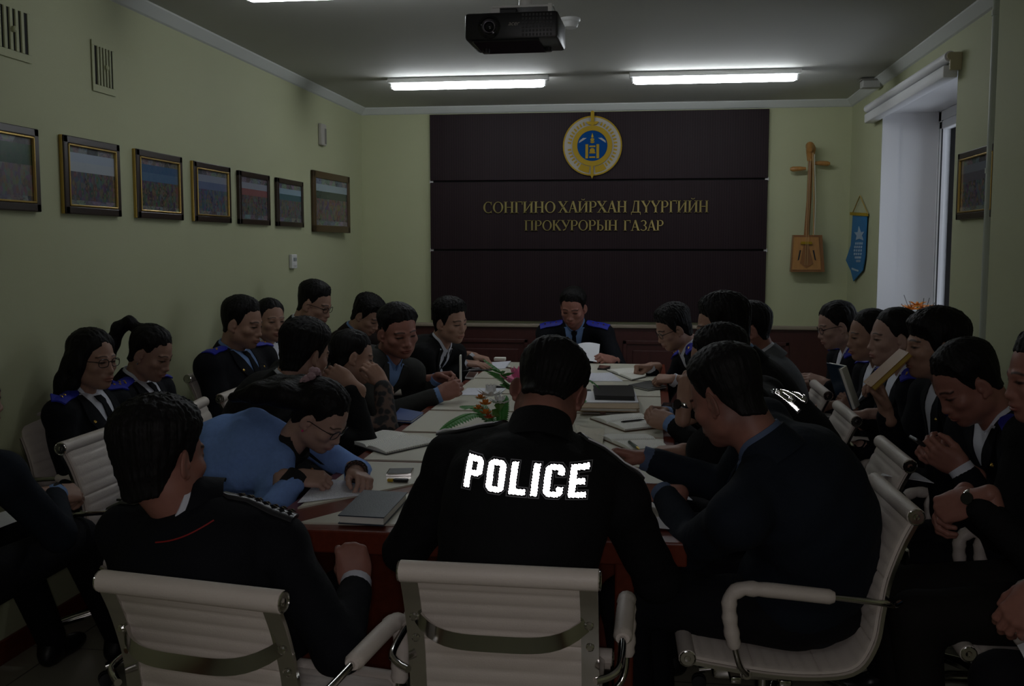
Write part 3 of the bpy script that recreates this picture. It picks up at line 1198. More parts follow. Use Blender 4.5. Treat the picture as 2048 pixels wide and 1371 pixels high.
    # ---- shoulder boards
    if board is not None:
        bm_, kind = board
        for i, sg in (('R', 1), ('L', -1)):
            a = Nb + rt * sg * .075 * s
            b = S[i] + rt * sg * .035 + up * .03
            ax_ = unit(b - a)
            nrm = unit(u0 * .75 + fw * .62)
            nrm = unit(nrm - ax_ * (nrm @ ax_))
            ay_ = np.cross(nrm, ax_)
            L = np.linalg.norm(b - a)
            wd = .031
            rows = [(t, -wd * w_, wd * w_) for t, w_ in ((0, .55), (.02, 1), (L * .35, 1.02), (L * .7, 1.05), (L, 1.08))]
            bo = sheet('shoulder_board', drape(pr.bvh, a, ay_, ax_, -nrm, rows, 5, .011, .007, far=.25), bm_, root, root_loc)
            if kind == 'plain':
                for e_ in (-1, 1):
                    pp = []
                    for t_ in np.linspace(.02, L, 9):
                        h_ = pr.bvh.ray_cast(Vector(a + ax_ * t_ + ay_ * wd * e_ + nrm * .25), Vector(-nrm))
                        if h_[0] is not None:
                            pp.append(np.array(h_[0]) + nrm * .013)
                    if len(pp) > 3:
                        MB().tube(pp, .0022, n=6).build('white_edging', M_PAPER, bo, loc=root_loc)
            if kind == 'silver':
                for k in range(14):
                    p = a + ax_ * L * (.22 + .115 * (k // 2)) + ay_ * (.012 if k % 2 else -.012)
                    h_ = pr.bvh.ray_cast(Vector(p + nrm * .2), Vector(-nrm))
                    if h_[0] is None:
                        continue
                    c_ = np.array(h_[0]) + nrm * .012
                    V2 = [c_ + ax_ * .011, c_ + ay_ * .009, c_ - ax_ * .011, c_ - ay_ * .009, c_ + nrm * .005]
                    MB().add(V2, [(0, 1, 4), (1, 2, 4), (2, 3, 4), (3, 0, 4)]).build('braid_stud', M_CHROME, bo, loc=root_loc)
            elif stars:
                for k in range(stars):
                    fr_ = .55 + .16 * (k // 2 if stars > 2 and kind == 'tri' else k) - .1
                    off_ = (0.010 * (1 if k % 2 else -1) if stars == 3 and kind == 'tri' and k < 2 else 0)
                    if kind == 'tri':
                        fr_, off_ = ((.70, -.011), (.70, .011), (.48, 0))[k] if stars == 3 else ((.6, 0), (.8, 0))[k]
                    else:
                        fr_, off_ = (.28 + .24 * k, 0)
                    p = a + ax_ * L * fr_ + ay_ * off_
                    h_ = pr.bvh.ray_cast(Vector(p + nrm * .2), Vector(-nrm))
                    if h_[0] is None:
                        continue
                    c_ = np.array(h_[0]) + nrm * .012
                    V2 = [c_ + (ax_ * math.cos(t) + ay_ * math.sin(t)) * (.0085 if q_ % 2 == 0 else .004) for q_, t in enumerate(np.linspace(0, 2 * PI, 10, endpoint=False))]
                    q = MB().add(V2 + [c_ + nrm * .005], [(m_, (m_ + 1) % 10, 10) for m_ in range(10)])
                    so = q.build('star', M_GOLD if kind != 'silver' else M_CHROME, bo, loc=root_loc)
    # ---- cuffs and watch
    if cuff is not None:
        for i in ('R', 'L'):
            d_ = unit(W[i] - E[i])
            q = MB().tube([W[i] - d_ * .06, W[i] - d_ * .03, W[i] + HD[i] * .010], [.037 * size, .037 * size, .0365 * size], n=16)
            q.build('cuff', cuff, root, smooth=True, loc=root_loc)
    if watch:
        i = watch
        y_ = HD[i]
        z_ = unit(HN[i] - y_ * (HN[i] @ y_))
        x_ = np.cross(y_, z_)
        c_ = W[i] + y_ * .002
        q = MB().tube([c_ - y_ * .009, c_ - y_ * .007, c_ + y_ * .007, c_ + y_ * .009], [.030, .0315, .0315, .030], n=18)
        wo = q.build('wristwatch', M_CHROME, root, smooth=True, loc=root_loc)
        q = MB().lathe([(.016, -.004), (.0175, 0), (.0165, .004)], c_ + z_ * .032, 18, R=np.stack([x_, y_, z_], 1))
        q.build('watch_face', M_GLOSSB, wo, loc=root_loc)
    # ---- hair, glasses
    if style:
        ho = link('hair', hair(style), root)
        ho.matrix_basis = mat4(HR, Hc - root_loc, sc)
    if glasses:
        q = MB()
        for sg in (-1, 1):
            pts = []
            for k in range(16):
                a = 2 * PI * k / 16
                cx, cz = math.cos(a), math.sin(a)
                rr = .0245
                px = np.sign(cx) * abs(cx) ** .7 * rr
                pz_ = np.sign(cz) * abs(cz) ** .7 * .0165
                pts.append((sg * .033 + px, .0935 - .3 * abs(abs(sg * .033 + px) - .01) ** 1.3, -.004 + pz_))
            q.tube(pts, .0016, n=6, closed=True)
            q.tube([(sg * .058, .083, .002), (sg * .074, .045, .002), (sg * .083, .0, .0), (sg * .082, -.016, -.012)], .0017, n=6)
        q.tube([(-.009, .0935, .0), (0, .096, .003), (.009, .0935, .0)], .0016, n=6)
        V2 = (np.array(q.v) * sc) @ HR.T + Hc
        q.v = [tuple(v) for v in V2]
        q.build('glasses', mat('glasses_metal', (.05, .05, .055, 1), .25, .8), root, smooth=True, loc=root_loc)
    if earring:
        q = MB()
        for sg in (-1, 1):
            q2 = MB().lathe([(.001, -.005), (.0045, -.002), (.0045, .002), (.001, .005)], (0, 0, 0), 10)
            V2 = np.array(q2.v) + np.array([sg * .083, -.004, -.047])
            q.add((V2 * sc) @ HR.T + Hc, q2.f)
        q.build('earring', earring, root, loc=root_loc)
    # ---- trousers and shoes
    if legs:
        K, A = {}, {}
        for i, sg in (('R', 1), ('L', -1)):
            hip = Pv + r0 * sg * .085 - u0 * .02
            kn = Pv + f0 * .44 * size + r0 * sg * .12 + u0 * (.0 + (.53 - pz))
            if knee and i in knee:
                kn = np.array(knee[i], float)
            an = np.array([kn[0], kn[1], .10]) - f0 * .05
            if foot and i in foot:
                an = np.array(foot[i], float)
            K[i], A[i] = kn, an
            S[i + 'h'] = hip
        pts = np.array([Pv, K['R'], K['L'], A['R'], A['L']])
        fd = Field(pts.min(0) - .19, pts.max(0) + .17, .016)
        fd.ell(Pv - u0 * .03, (.165 * bw, .165 * bw, .10), k=.05)
        for i in ('R', 'L'):
            fd.cone(S[i + 'h'], K[i], .088 * bw, .066 * size, k=.03)
            fd.cone(K[i], A[i], .066 * size, .052 * size, k=.03)
        V, Q = nets(fd)
        tm_ = mesh_np('trousers', V - root_loc, Q)
        link('trousers', tm_, root, pants)
        global SHOE
        if SHOE is None:
            SHOE = shoe_mesh()
        for i, sg in (('R', 1), ('L', -1)):
            so = link('shoe', SHOE, root)
            fy = unit(f0 + r0 * sg * .15)
            R = np.stack([np.cross(fy, u0), fy, u0], 1)
            so.matrix_basis = mat4(R, np.array([A[i][0], A[i][1], max(0, A[i][2] - .10)]) - root_loc + fy * .03)
    return pr

# ------------------------------------------------------------------ furniture
def dup(o, parent=None):
    c = o.copy()
    COL.objects.link(c)
    if parent is not None:
        c.parent = parent
        c.matrix_parent_inverse = Matrix.Identity(4)
    for ch in list(o.children):
        dup(ch, c)
    return c


def smooth_path(pts, n):
    """Catmull-Rom resample."""
    P = [np.array(p, float) for p in pts]
    P = [2 * P[0] - P[1]] + P + [2 * P[-1] - P[-2]]
    out = []
    m = len(P) - 3
    for i in range(n + 1):
        t = i / n * m
        k = min(int(t), m - 1)
        t -= k
        a, b, c, d = P[k:k + 4]
        out.append(.5 * (2 * b + (c - a) * t + (2 * a - 5 * b + 4 * c - d) * t * t + (3 * b - a - 3 * c + d) * t ** 3))
    # equal arc length
    out = np.array(out)
    L = np.concatenate([[0], np.cumsum(np.linalg.norm(np.diff(out, axis=0), axis=1))])
    s = np.linspace(0, L[-1], n + 1)
    return np.stack([np.interp(s, L, out[:, i]) for i in range(out.shape[1])], 1)


def make_chair():
    root = empty('office_chair', (0, 0, 0))
    prof = smooth_path([(.225, .462), (.15, .449), (.0, .430), (-.13, .430), (-.21, .452), (-.250, .52), (-.263, .60), (-.278, .69), (-.310, .785), (-.342, .852)], 180)
    tn = np.gradient(prof, axis=0)
    tn /= np.linalg.norm(tn, axis=1)[:, None]
    nr = np.stack([tn[:, 1], -tn[:, 0]], 1)         # towards the sitter
    nr = -nr if nr[10, 1] < 0 else nr
    ribs = 25
    V, F = [], []
    hw = .195
    N = len(prof)
    for side in (1, -1):
        for i, p in enumerate(prof):
            b = abs(math.sin(PI * ribs * i / (N - 1))) ** .25
            for k, xx in enumerate((-hw, -hw + .012, 0, hw - .012, hw)):
                th = (.0055 + .0065 * b) if 0 < k < 4 else .004
                q = p + nr[i] * th * side
                V.append((xx, q[0], q[1]))
    for s in range(2):
        for i in range(N - 1):
            for k in range(4):
                a = s * N * 5 + i * 5 + k
                F.append((a, a + 1, a + 6, a + 5) if s else (a, a + 5, a + 6, a + 1))
    for i in range(N - 1):
        for k in (0, 4):
            a, b = i * 5 + k, N * 5 + i * 5 + k
            F.append((a, a + 5, b + 5, b) if k else (a, b, b + 5, a + 5))
    MB().add(V, F).build('ribbed_seat_shell', M_CREAM, root, smooth=True)
    # leather rolls at the top and the front edge, with chrome end caps
    for nm, c in (('top_roll', (-.345, .861)), ('front_roll', (.230, .462))):
        t = [(-.214, *c), (-.212, *c), (0, *c), (.212, *c), (.214, *c)]
        ro = MB().tube(t, [.020, .0235, .0235, .0235, .020], n=14).build(nm, M_CREAM, root, smooth=True)
        for s in (-1, 1):
            q = MB().lathe([(.021, 0), (.0225, .003), (.020, .0045), (.0185, .002), (.009, .002), (.008, .0035), (.003, .004)], (s * .213, *c), 14, R=[[0, 0, s], [1, 0, 0], [0, s, 0]])
            q.build('roll_cap', M_CHROME, ro, smooth=True)
    # chrome side rails follow the shell
    for s in (-1, 1):
        V, F = [], []
        idx = list(range(0, N, 4)) + [N - 1]
        for i in idx:
            p = prof[i] - nr[i] * .009
            for (dx, dn) in ((-.019, .004), (.019, .004), (.019, -.006), (-.019, -.006)):
                q = p + nr[i] * dn
                V.append((s * .192 + dx, q[0], q[1]))
        for i in range(len(idx) - 1):
            for e in range(4):
                a, b = i * 4 + e, i * 4 + (e + 1) % 4
                F.append((a, b, b + 4, a + 4))
        F += [(0, 1, 2, 3), tuple(len(V) - 4 + k for k in (3, 2, 1, 0))]
        ra = MB().add(V, F).build('side_rail', M_CHROME, root, smooth=True)
        for zi in (.70, .755):
            i = int(np.argmin(np.abs(prof[:, 1] - zi) + (np.arange(N) < 90) * 9))
            p = prof[i] - nr[i] * .016
            MB().lathe([(.009, 0), (.009, .003), (.006, .006)], (s * .192, p[0], p[1]), 10, R=[[1, 0, 0], [0, 0, -1], [0, 1, 0]]).build('bolt', M_CHROME, ra, smooth=True)
    # bowed brace across the back
    pts = []
    for t in np.linspace(-1, 1, 21):
        b = 1 - abs(t) ** 4
        pts.append((t * .186, -.306 - .058 * b, .752 - .034 * b))
    V, F = [], []
    for i, p in enumerate(pts):
        d = np.array(pts[min(i + 1, 20)]) - np.array(pts[max(i - 1, 0)])
        d /= np.linalg.norm(d)
        n_ = np.cross(d, (0, 0, 1))
        n_ /= np.linalg.norm(n_)
        for (a, b) in ((-.004, .016), (.004, .019), (.006, -.016), (-.004, -.019)):
            V.append(np.array(p) + n_ * a + np.array([0, 0, 1]) * b)
    for i in range(20):
        for e in range(4):
            a, b = i * 4 + e, i * 4 + (e + 1) % 4
            F.append((a, b, b + 4, a + 4))
    F += [(3, 2, 1, 0), (80, 81, 82, 83)]
    MB().add(V, F).build('back_brace', M_CHROME, root, smooth=True)
    # arm loops with laced leather sleeves
    for s in (-1, 1):
        xo = s * .255
        path = smooth_path([(s * .205, -.315, .630), (s * .235, -.29, .632), (xo, -.26, .645), (xo, -.10, .660), (xo, .06, .672), (xo, .105, .668), (xo, .128, .64), (xo, .122, .56), (s * .25, .10, .47), (s * .215, .075, .425)], 60)
        a = MB().tube(path, .0085, n=10).build('arm_loop', M_CHROME, root, smooth=True)
        sub = path[17:52]
        rr = [.0195 + (.0018 * math.sin(i * 1.9) if 14 < i else 0) for i in range(len(sub))]
        rr[0] = rr[-1] = .014
        MB().tube(sub, rr, n=12, sx=1.15).build('arm_sleeve', M_CREAM, a, smooth=True)
        q = MB().lathe([(.012, -.006), (.014, 0), (.012, .006)], (s * .215, .075, .425), 12, R=[[0, 0, 1], [1, 0, 0], [0, 1, 0]])
        q.build('arm_boss', M_CHROME, a, smooth=True)
    # under-frame, column, five-star base
    MB().box((0, -.03, .395), (.40, .035, .022), bev=.006).box((0, .10, .40), (.40, .03, .02), bev=.006).box((0, .03, .375), (.16, .24, .05), bev=.012).build('under_frame', M_CHROME, root, smooth=True)
    MB().lathe([(.03, .09), (.03, .22), (.022, .225), (.022, .36)], (0, .0, 0), 16).build('gas_column', M_CHROME, root, smooth=True)
    MB().tube([(.08, .05, .372), (.20, .05, .368), (.23, .05, .366)], [.006, .006, .011], n=8).build('height_lever', M_BLACKP, root, smooth=True)
    for k in range(5):
        a = 2 * PI * k / 5 + .3
        c, s_ = math.cos(a), math.sin(a)
        lg = MB().tube([(0.02 * c, .02 * s_, .105), (.12 * c, .12 * s_, .105), (.29 * c, .29 * s_, .072)], [.024, .022, .015], n=10).build('leg', M_CHROME, root, smooth=True)
        q = MB()
        for e in (-1, 1):
            q.lathe([(.012, -.008), (.025, -.007), (.026, 0), (.025, .007), (.012, .008)], (.29 * c - s_ * e * .012, .29 * s_ + c * e * .012, .0265), 14, R=[[c, 0, -s_], [s_, 0, c], [0, 1, 0]])
        q.build('caster', M_BLACKP, lg, smooth=True)
    return root


CHAIR = make_chair()
_used = [0]


def chair_at(x, y, yaw, label):
    o = CHAIR if _used[0] == 0 else dup(CHAIR)
    _used[0] += 1
    o.location = (x, y, 0)
    o.rotation_euler = (0, 0, -math.radians(yaw))
    tag(o, label, 'chair', 'cream ribbed office chairs around the meeting table')
    return o


def seat_of(pr, yaw, label, back=.11):
    f = frame(yaw)[:, 1]
    c = pr.Pv + f * back
    return chair_at(c[0], c[1], yaw, label)


# ---- table
TX0, TX1, TY0, TY1, TZ = -1.10, .11, 2.74, 7.05, .76
tb = empty('conference_table', ((TX0 + TX1) / 2, (TY0 + TY1) / 2, 0), 'long dark red wooden meeting table with cream top panels down the room', 'table')
L_ = tb.location
TXC = (TX0 + TX1) / 2
MB().box((TXC, (TY0 + TY1) / 2, TZ - .0365), (TX1 - TX0, TY1 - TY0, .067), bev=.006).build('table_frame', M_WOOD, tb, loc=L_)


def tpanel(poly):
    MB().prism(poly, (0, 0, TZ - .006), (1, 0, 0), (0, 1, 0), (0, 0, 1), .0085).build('top_panel', M_TOP, tb, loc=L_)


bx0, bx1 = TX0 + .045, TX1 - .045
ya, yb = TY0 + .05, TY0 + .11
tpanel([(bx0 + .06, ya), (bx1 - .06, yb), (TXC + .01, 3.60), (TXC - .01, 3.60)])
tpanel([(bx0, ya + .16), (TXC - .03, 3.64), (bx0, 3.64)])
tpanel([(bx1, yb + .10), (bx1, 3.64), (TXC + .03, 3.64)])
ys = [3.66, 4.26, 4.86, 5.46, 6.10]
for y0, y1 in zip(ys[:-1], ys[1:]):
    tpanel([(bx0, y0 + .02), (bx1, y0 + .02), (bx1, y1 - .02), (bx0, y1 - .02)])
tpanel([(bx0, 6.12), (TXC - .03, 6.12), (bx0, 6.80)])
tpanel([(bx1, 6.12), (bx1, 6.80), (TXC + .03, 6.12)])
tpanel([(TXC - .01, 6.17), (TXC + .01, 6.17), (bx1, TY1 - .17), (bx1 - .02, TY1 - .05), (bx0 + .02, TY1 - .05), (bx0, TY1 - .17)])
for yy in (2.98, 4.86, 6.75):
    for xx in (-1.0, -.06):
        MB().box((xx, yy, .345), (.055, .30, .69), bev=.006).build('leg', M_WOOD, tb, loc=L_)
MB().box((TXC, 3.25, .40), (.90, .025, .56), bev=.004).build('modesty_board', M_WOOD, tb, loc=L_)

# ------------------------------------------------------------------ things on the walls and ceiling
def photo_mat(i, sky, mid, crowd):
    m = bpy.data.materials.new('group_photo_%d' % i)
    m.use_nodes = True
    nt = m.node_tree
    b = nt.nodes['Principled BSDF']
    b.inputs['Roughness'].default_value = .25
    tc = nt.nodes.new('ShaderNodeTexCoord')
    sp = nt.nodes.new('ShaderNodeSeparateXYZ')
    nt.links.new(tc.outputs['UV'], sp.inputs[0])

    def vor(sx, sy, seed):
        mp = nt.nodes.new('ShaderNodeMapping')
        mp.inputs['Scale'].default_value = (sx, sy, 1)
        mp.inputs['Location'].default_value = (seed, seed * .7, seed)
        nt.links.new(tc.outputs['UV'], mp.inputs[0])
        v = nt.nodes.new('ShaderNodeTexVoronoi')
        v.inputs['Scale'].default_value = 1
        nt.links.new(mp.outputs[0], v.inputs[0])
        return v.outputs['Color']

    def mix(fac, a, c, blend='MIX'):
        mx = nt.nodes.new('ShaderNodeMix')
        mx.data_type = 'RGBA'
        mx.blend_type = blend
        if isinstance(fac, float):
            mx.inputs[0].default_value = fac
        else:
            nt.links.new(fac, mx.inputs[0])
        for k, t in ((6, a), (7, c)):
            if isinstance(t, tuple):
                mx.inputs[k].default_value = t
            else:
                nt.links.new(t, mx.inputs[k])
        return mx.outputs[2]

    def step(th, gt=True):
        mm = nt.nodes.new('ShaderNodeMath')
        mm.operation = 'GREATER_THAN' if gt else 'LESS_THAN'
        nt.links.new(sp.outputs[1], mm.inputs[0])
        mm.inputs[1].default_value = th
        return mm.outputs[0]
    def grey(c_, sat, val=.5):
        hs_ = nt.nodes.new('ShaderNodeHueSaturation')
        hs_.inputs['Saturation'].default_value = sat
        hs_.inputs['Value'].default_value = val
        nt.links.new(c_, hs_.inputs['Color'])
        return hs_.outputs[0]
    cells = mix(.55, grey(vor(30, 14, i * 3.1), .3), (.05, .06, .08, 1))
    mp_ = nt.nodes.new('ShaderNodeMapping')
    mp_.inputs['Scale'].default_value = (30, 11, 1)
    mp_.inputs['Location'].default_value = (i * 5.3, i * 3.7, i)
    nt.links.new(tc.outputs['UV'], mp_.inputs[0])
    vv_ = nt.nodes.new('ShaderNodeTexVoronoi')
    vv_.inputs['Scale'].default_value = 1
    vv_.inputs['Randomness'].default_value = .7
    nt.links.new(mp_.outputs[0], vv_.inputs[0])
    lt_ = nt.nodes.new('ShaderNodeMath')
    lt_.operation = 'LESS_THAN'
    lt_.inputs[1].default_value = .27
    nt.links.new(vv_.outputs['Distance'], lt_.inputs[0])
    people = mix(lt_.outputs[0], mix(.45, grey(vv_.outputs['Color'], .75, .22), crowd), (.20, .12, .09, 1))
    thumbs = mix(.75, mix(.35, grey(vor(8, 4, i), .4, .5), (.10, .13, .17, 1)), grey(vor(46, 46, i + 9), .2, .8), 'MULTIPLY')
    col = mix(step(.56), people, mid)
    col = mix(step(.70), col, sky)
    col = mix(step(.83), col, thumbs)
    col = mix(step(.15, False), col, thumbs)
    col = mix(.08, col, cells)
    nt.links.new(col, b.inputs['Base Color'])
    return m


M_FRAME = mat('picture_frame_dark', (.030, .017, .012, 1), .3)
M_FGOLD = mat('picture_frame_gold', (.50, .34, .10, 1), .28, .9)
M_FBRWN = mat('picture_frame_brown', (.075, .042, .016, 1), .35)


def picture(x, y0, y1, z0, z1, face, label, pm, rail=M_FRAME, gold=True, tilt=0.0, rw=.032):
    """Frame on a side wall; face = +1 looks to +x."""
    yc, zc = (y0 + y1) / 2, (z0 + z1) / 2
    o = empty('picture_frame', (x, yc, z0), label, 'picture', 'framed group photographs on the walls')
    th = .022
    xm = x + face * th / 2
    MB().box((xm, yc, z1 - rw / 2), (th, y1 - y0, rw), bev=.004).build('frame_rail', rail, o, loc=o.location)
    MB().box((xm, yc, z0 + rw / 2), (th, y1 - y0, rw), bev=.004).build('frame_rail', rail, o, loc=o.location)
    MB().box((xm, y0 + rw / 2, zc), (th, rw, z1 - z0), bev=.004).build('frame_rail', rail, o, loc=o.location)
    MB().box((xm, y1 - rw / 2, zc), (th, rw, z1 - z0), bev=.004).build('frame_rail', rail, o, loc=o.location)
    if gold:
        q = MB()
        a0, a1, b0, b1 = y0 + rw, y1 - rw, z0 + rw, z1 - rw
        for (ya_, yb_, za_, zb_) in ((a0, a1, b0, b0 + .008), (a0, a1, b1 - .008, b1), (a0, a0 + .008, b0, b1), (a1 - .008, a1, b0, b1)):
            q.box((x + face * .019, (ya_ + yb_) / 2, (za_ + zb_) / 2), (.012, yb_ - ya_, zb_ - za_), bev=.002)
        q.box((x + face * .008, y0 + .002, zc), (.016, .008, z1 - z0), bev=.002)
        q.build('gold_beading', M_FGOLD, o, loc=o.location)
    ph = MB().box((x + face * .010, yc, zc), (.006, y1 - y0 - rw, z1 - z0 - rw)).build('photograph', pm, o, loc=o.location)
    a, b = (y0, y1) if face > 0 else (y1, y0)
    uv_planar(ph, 1, 2, (a - yc, rw / 2), (b - yc, z1 - z0 - rw / 2))
    o.rotation_euler = (0, 0, tilt)
    return o


_pl = 'on the left wall'
picture(XL, 3.30, 3.775, 1.69, 2.01, 1, 'dark framed photo of a crowd in bright shirts, cut by the left edge', photo_mat(1, (.03, .09, .05, 1), (.03, .08, .05, 1), (.20, .16, .16, 1)))
picture(XL, 3.945, 4.395, 1.69, 2.01, 1, 'dark and gold framed group photo with pale sky, below the small vent grille', photo_mat(2, (.35, .42, .52, 1), (.40, .45, .50, 1), (.05, .05, .06, 1)))
picture(XL, 4.545, 5.02, 1.69, 2.01, 1, 'gold edged framed photo of a row of people under a blue backdrop', photo_mat(3, (.03, .10, .22, 1), (.06, .14, .26, 1), (.05, .035, .03, 1)))
picture(XL, 5.155, 5.63, 1.69, 2.005, 1, 'gold edged framed photo of a blue crowd with a white ball in front', photo_mat(4, (.25, .28, .36, 1), (.12, .16, .28, 1), (.06, .09, .18, 1)))
picture(XL, 5.755, 6.24, 1.69, 2.0, 1, 'brown framed photo of a crowd under a red arched banner', photo_mat(5, (.28, .30, .36, 1), (.26, .10, .10, 1), (.08, .06, .07, 1)), M_FRAME, False)
picture(XL, 6.37, 6.87, 1.69, 2.0, 1, 'brown framed photo of people in snow beside a dark doorway', photo_mat(6, (.25, .36, .45, 1), (.05, .12, .14, 1), (.10, .08, .08, 1)), M_FRAME, False)
p7 = picture(XL, 7.08, 7.84, 1.665, 2.10, 1, 'larger tilted brown framed photo of a red group before pine trees', photo_mat(7, (.30, .38, .42, 1), (.035, .06, .045, 1), (.12, .06, .05, 1)), M_FBRWN, False, rw=.05)
p7.rotation_euler = (0, 0, math.radians(-3))
p7.location.x += .022
picture(XR, 4.90, 5.47, 1.69, 2.02, -1, 'dark framed photo on the window wall beside the heating pipe', photo_mat(8, (.16, .18, .22, 1), (.10, .09, .12, 1), (.05, .06, .08, 1)))


def grille(y0, y1, z0, z1, n, label):
    o = empty('vent_grille', (XL, (y0 + y1) / 2, z0), label, 'vent', 'wall vents above the pictures')
    zc = (z0 + z1) / 2
    MB().box((XL + .002, (y0 + y1) / 2, zc), (.004, y1 - y0, z1 - z0)).build('backing', M_DARKHOLE, o, loc=o.location)
    q = MB()
    for (a, b, c, d) in ((y0 - .02, y1 + .02, z1, z1 + .022), (y0 - .02, y1 + .02, z0 - .03, z0), (y0 - .02, y0, z0, z1), (y1, y1 + .02, z0, z1)):
        q.box((XL + .005, (a + b) / 2, (c + d) / 2), (.004, b - a, d - c), bev=.001)
    q.build('grille_frame', M_WALL, o, loc=o.location)
    st = (y1 - y0) / n
    for k in range(1, n):
        MB().box((XL + .006, y0 + k * st, zc), (.008, st * .46, z1 - z0)).build('slat', M_WALL, o, loc=o.location)
    MB().lathe([(.012, 0), (.012, .01), (.006, .014)], (XL + .008, (y0 + y1) / 2 + .01, zc), 10, R=[[0, 0, 1], [1, 0, 0], [0, 1, 0]]).build('knob', M_WALL, o, loc=o.location)
    return o


grille(3.54, 3.755, 2.29, 2.445, 6, 'larger slatted vent grille at the upper left edge')
grille(4.235, 4.385, 2.255, 2.42, 6, 'smaller slatted vent grille above the second framed photo')
o = empty('air_sensor', (XL, 7.32, 2.30), 'small grey plastic box on the wall above the tilted photo', 'sensor')
MB().box((XL + .016, 7.32, 2.37), (.03, .11, .155), bev=.008).build('casing', mat('grey_plastic', (.42, .40, .36, 1), .5), o, loc=o.location)
MB().box((XL + .033, 7.345, 2.36), (.005, .03, .11), bev=.001).build('sensor_slot', mat('grey_dark', (.2, .19, .17, 1), .6), o, loc=o.location)
o = empty('thermostat', (XL, 6.66, 1.42), 'small white thermostat switch under the pictures on the left wall', 'thermostat')
MB().box((XL + .012, 6.66, 1.46), (.024, .10, .095), bev=.006).build('casing', M_PLAST, o, loc=o.location)
MB().box((XL + .026, 6.66, 1.475), (.006, .05, .02)).build('display', mat('lcd', (.30, .33, .34, 1), .3), o, loc=o.location)
MB().box((XL + .026, 6.66, 1.44), (.006, .06, .02), bev=.002).build('button', M_PLAST, o, loc=o.location)
o = empty('wall_socket', at(1522, 676, y=YB - .03), 'white wall socket on the wainscot beside the light grey suit', 'socket')
sx, _, sz = o.location
MB().box((sx, YB - .036, sz), (.075, .014, .12), bev=.005).build('face_plate', M_PLAST, o, loc=o.location)
for dz in (-.027, .027):
    MB().lathe([(.02, 0), (.02, .004), (.015, .001)], (sx, YB - .043, sz + dz), 14, R=[[1, 0, 0], [0, 0, -1], [0, 1, 0]]).build('socket_well', mat('socket_grey', (.35, .35, .34, 1), .5), o, loc=o.location)
# heating pipe and slim cable duct
o = empty('heating_pipe', (XR - .016, 4.965, 0), 'pale green vertical heating pipe on the window wall', 'pipe')
MB().tube([(XR - .016, 4.965, 0), (XR - .016, 4.965, ZC)], .022, n=16).build('pipe', M_PIPE, o, smooth=True, loc=o.location)
for z in (.9, 1.9, 2.6):
    MB().lathe([(.026, -.012), (.026, .012)], (XR - .016, 4.965, z), 16).build('pipe_clip', M_PIPE, o, loc=o.location)
# roller blind cassette
o = empty('roller_blind', (XR - .05, 6.6, 2.46), 'white rolled up blind in its cassette above the window', 'blind')
MB().tube([(XR - .055, 5.55, 2.515), (XR - .055, 7.54, 2.515)], .028, n=16).build('roller', M_WHITE, o, smooth=True, loc=o.location)
MB().box((XR - .045, 6.545, 2.445), (.075, 1.95, .065), bev=.012).build('cassette', M_WHITE, o, smooth=True, loc=o.location)
for y in (5.54, 7.55):
    MB().box((XR - .03, y, 2.49), (.06, .02, .09), bev=.006).lathe([(.02, -.012), (.02, .012)], (XR - .055, y, 2.515), 12, R=[[1, 0, 0], [0, 0, -1], [0, 1, 0]]).build('bracket', mat('brass_bracket', (.45, .40, .25, 1), .4), o, loc=o.location)
# motion sensor under the cornice
o = empty('motion_detector', (XR - .07, 7.30, 2.60), 'small white alarm box under the cornice beside the blind', 'detector')
MB().box((XR - .08, 7.36, 2.655), (.12, .09, .05), bev=.008).build('casing', mat('grey_plastic2', (.4, .4, .38, 1), .5), o, loc=o.location)
MB().box((XR - .08, 7.36, 2.684), (.135, .10, .010), bev=.003).build('mount_plate', mat('grey_dark', (.2, .19, .17, 1), .6), o, loc=o.location)
# smoke detector
c = at(1140, 45, z=ZC - .02)
o = empty('smoke_detector', (c[0], c[1], ZC), 'small round white smoke detector on the ceiling right of the projector', 'smoke detector')
MB().lathe([(.052, 0), (.052, -.012), (.047, -.018)], tuple(o.location), 24).build('mount_plate', M_PLAST, o, smooth=True, loc=o.location)
MB().lathe([(.040, -.018), (.043, -.030), (.036, -.045), (.02, -.05), (.001, -.051)], tuple(o.location), 24).build('sensing_chamber', M_PLAST, o, smooth=True, loc=o.location)

# ---- projector hung from the ceiling, lens towards the camera side
PY = 3.30
pc = at(1025, 56, y=PY)


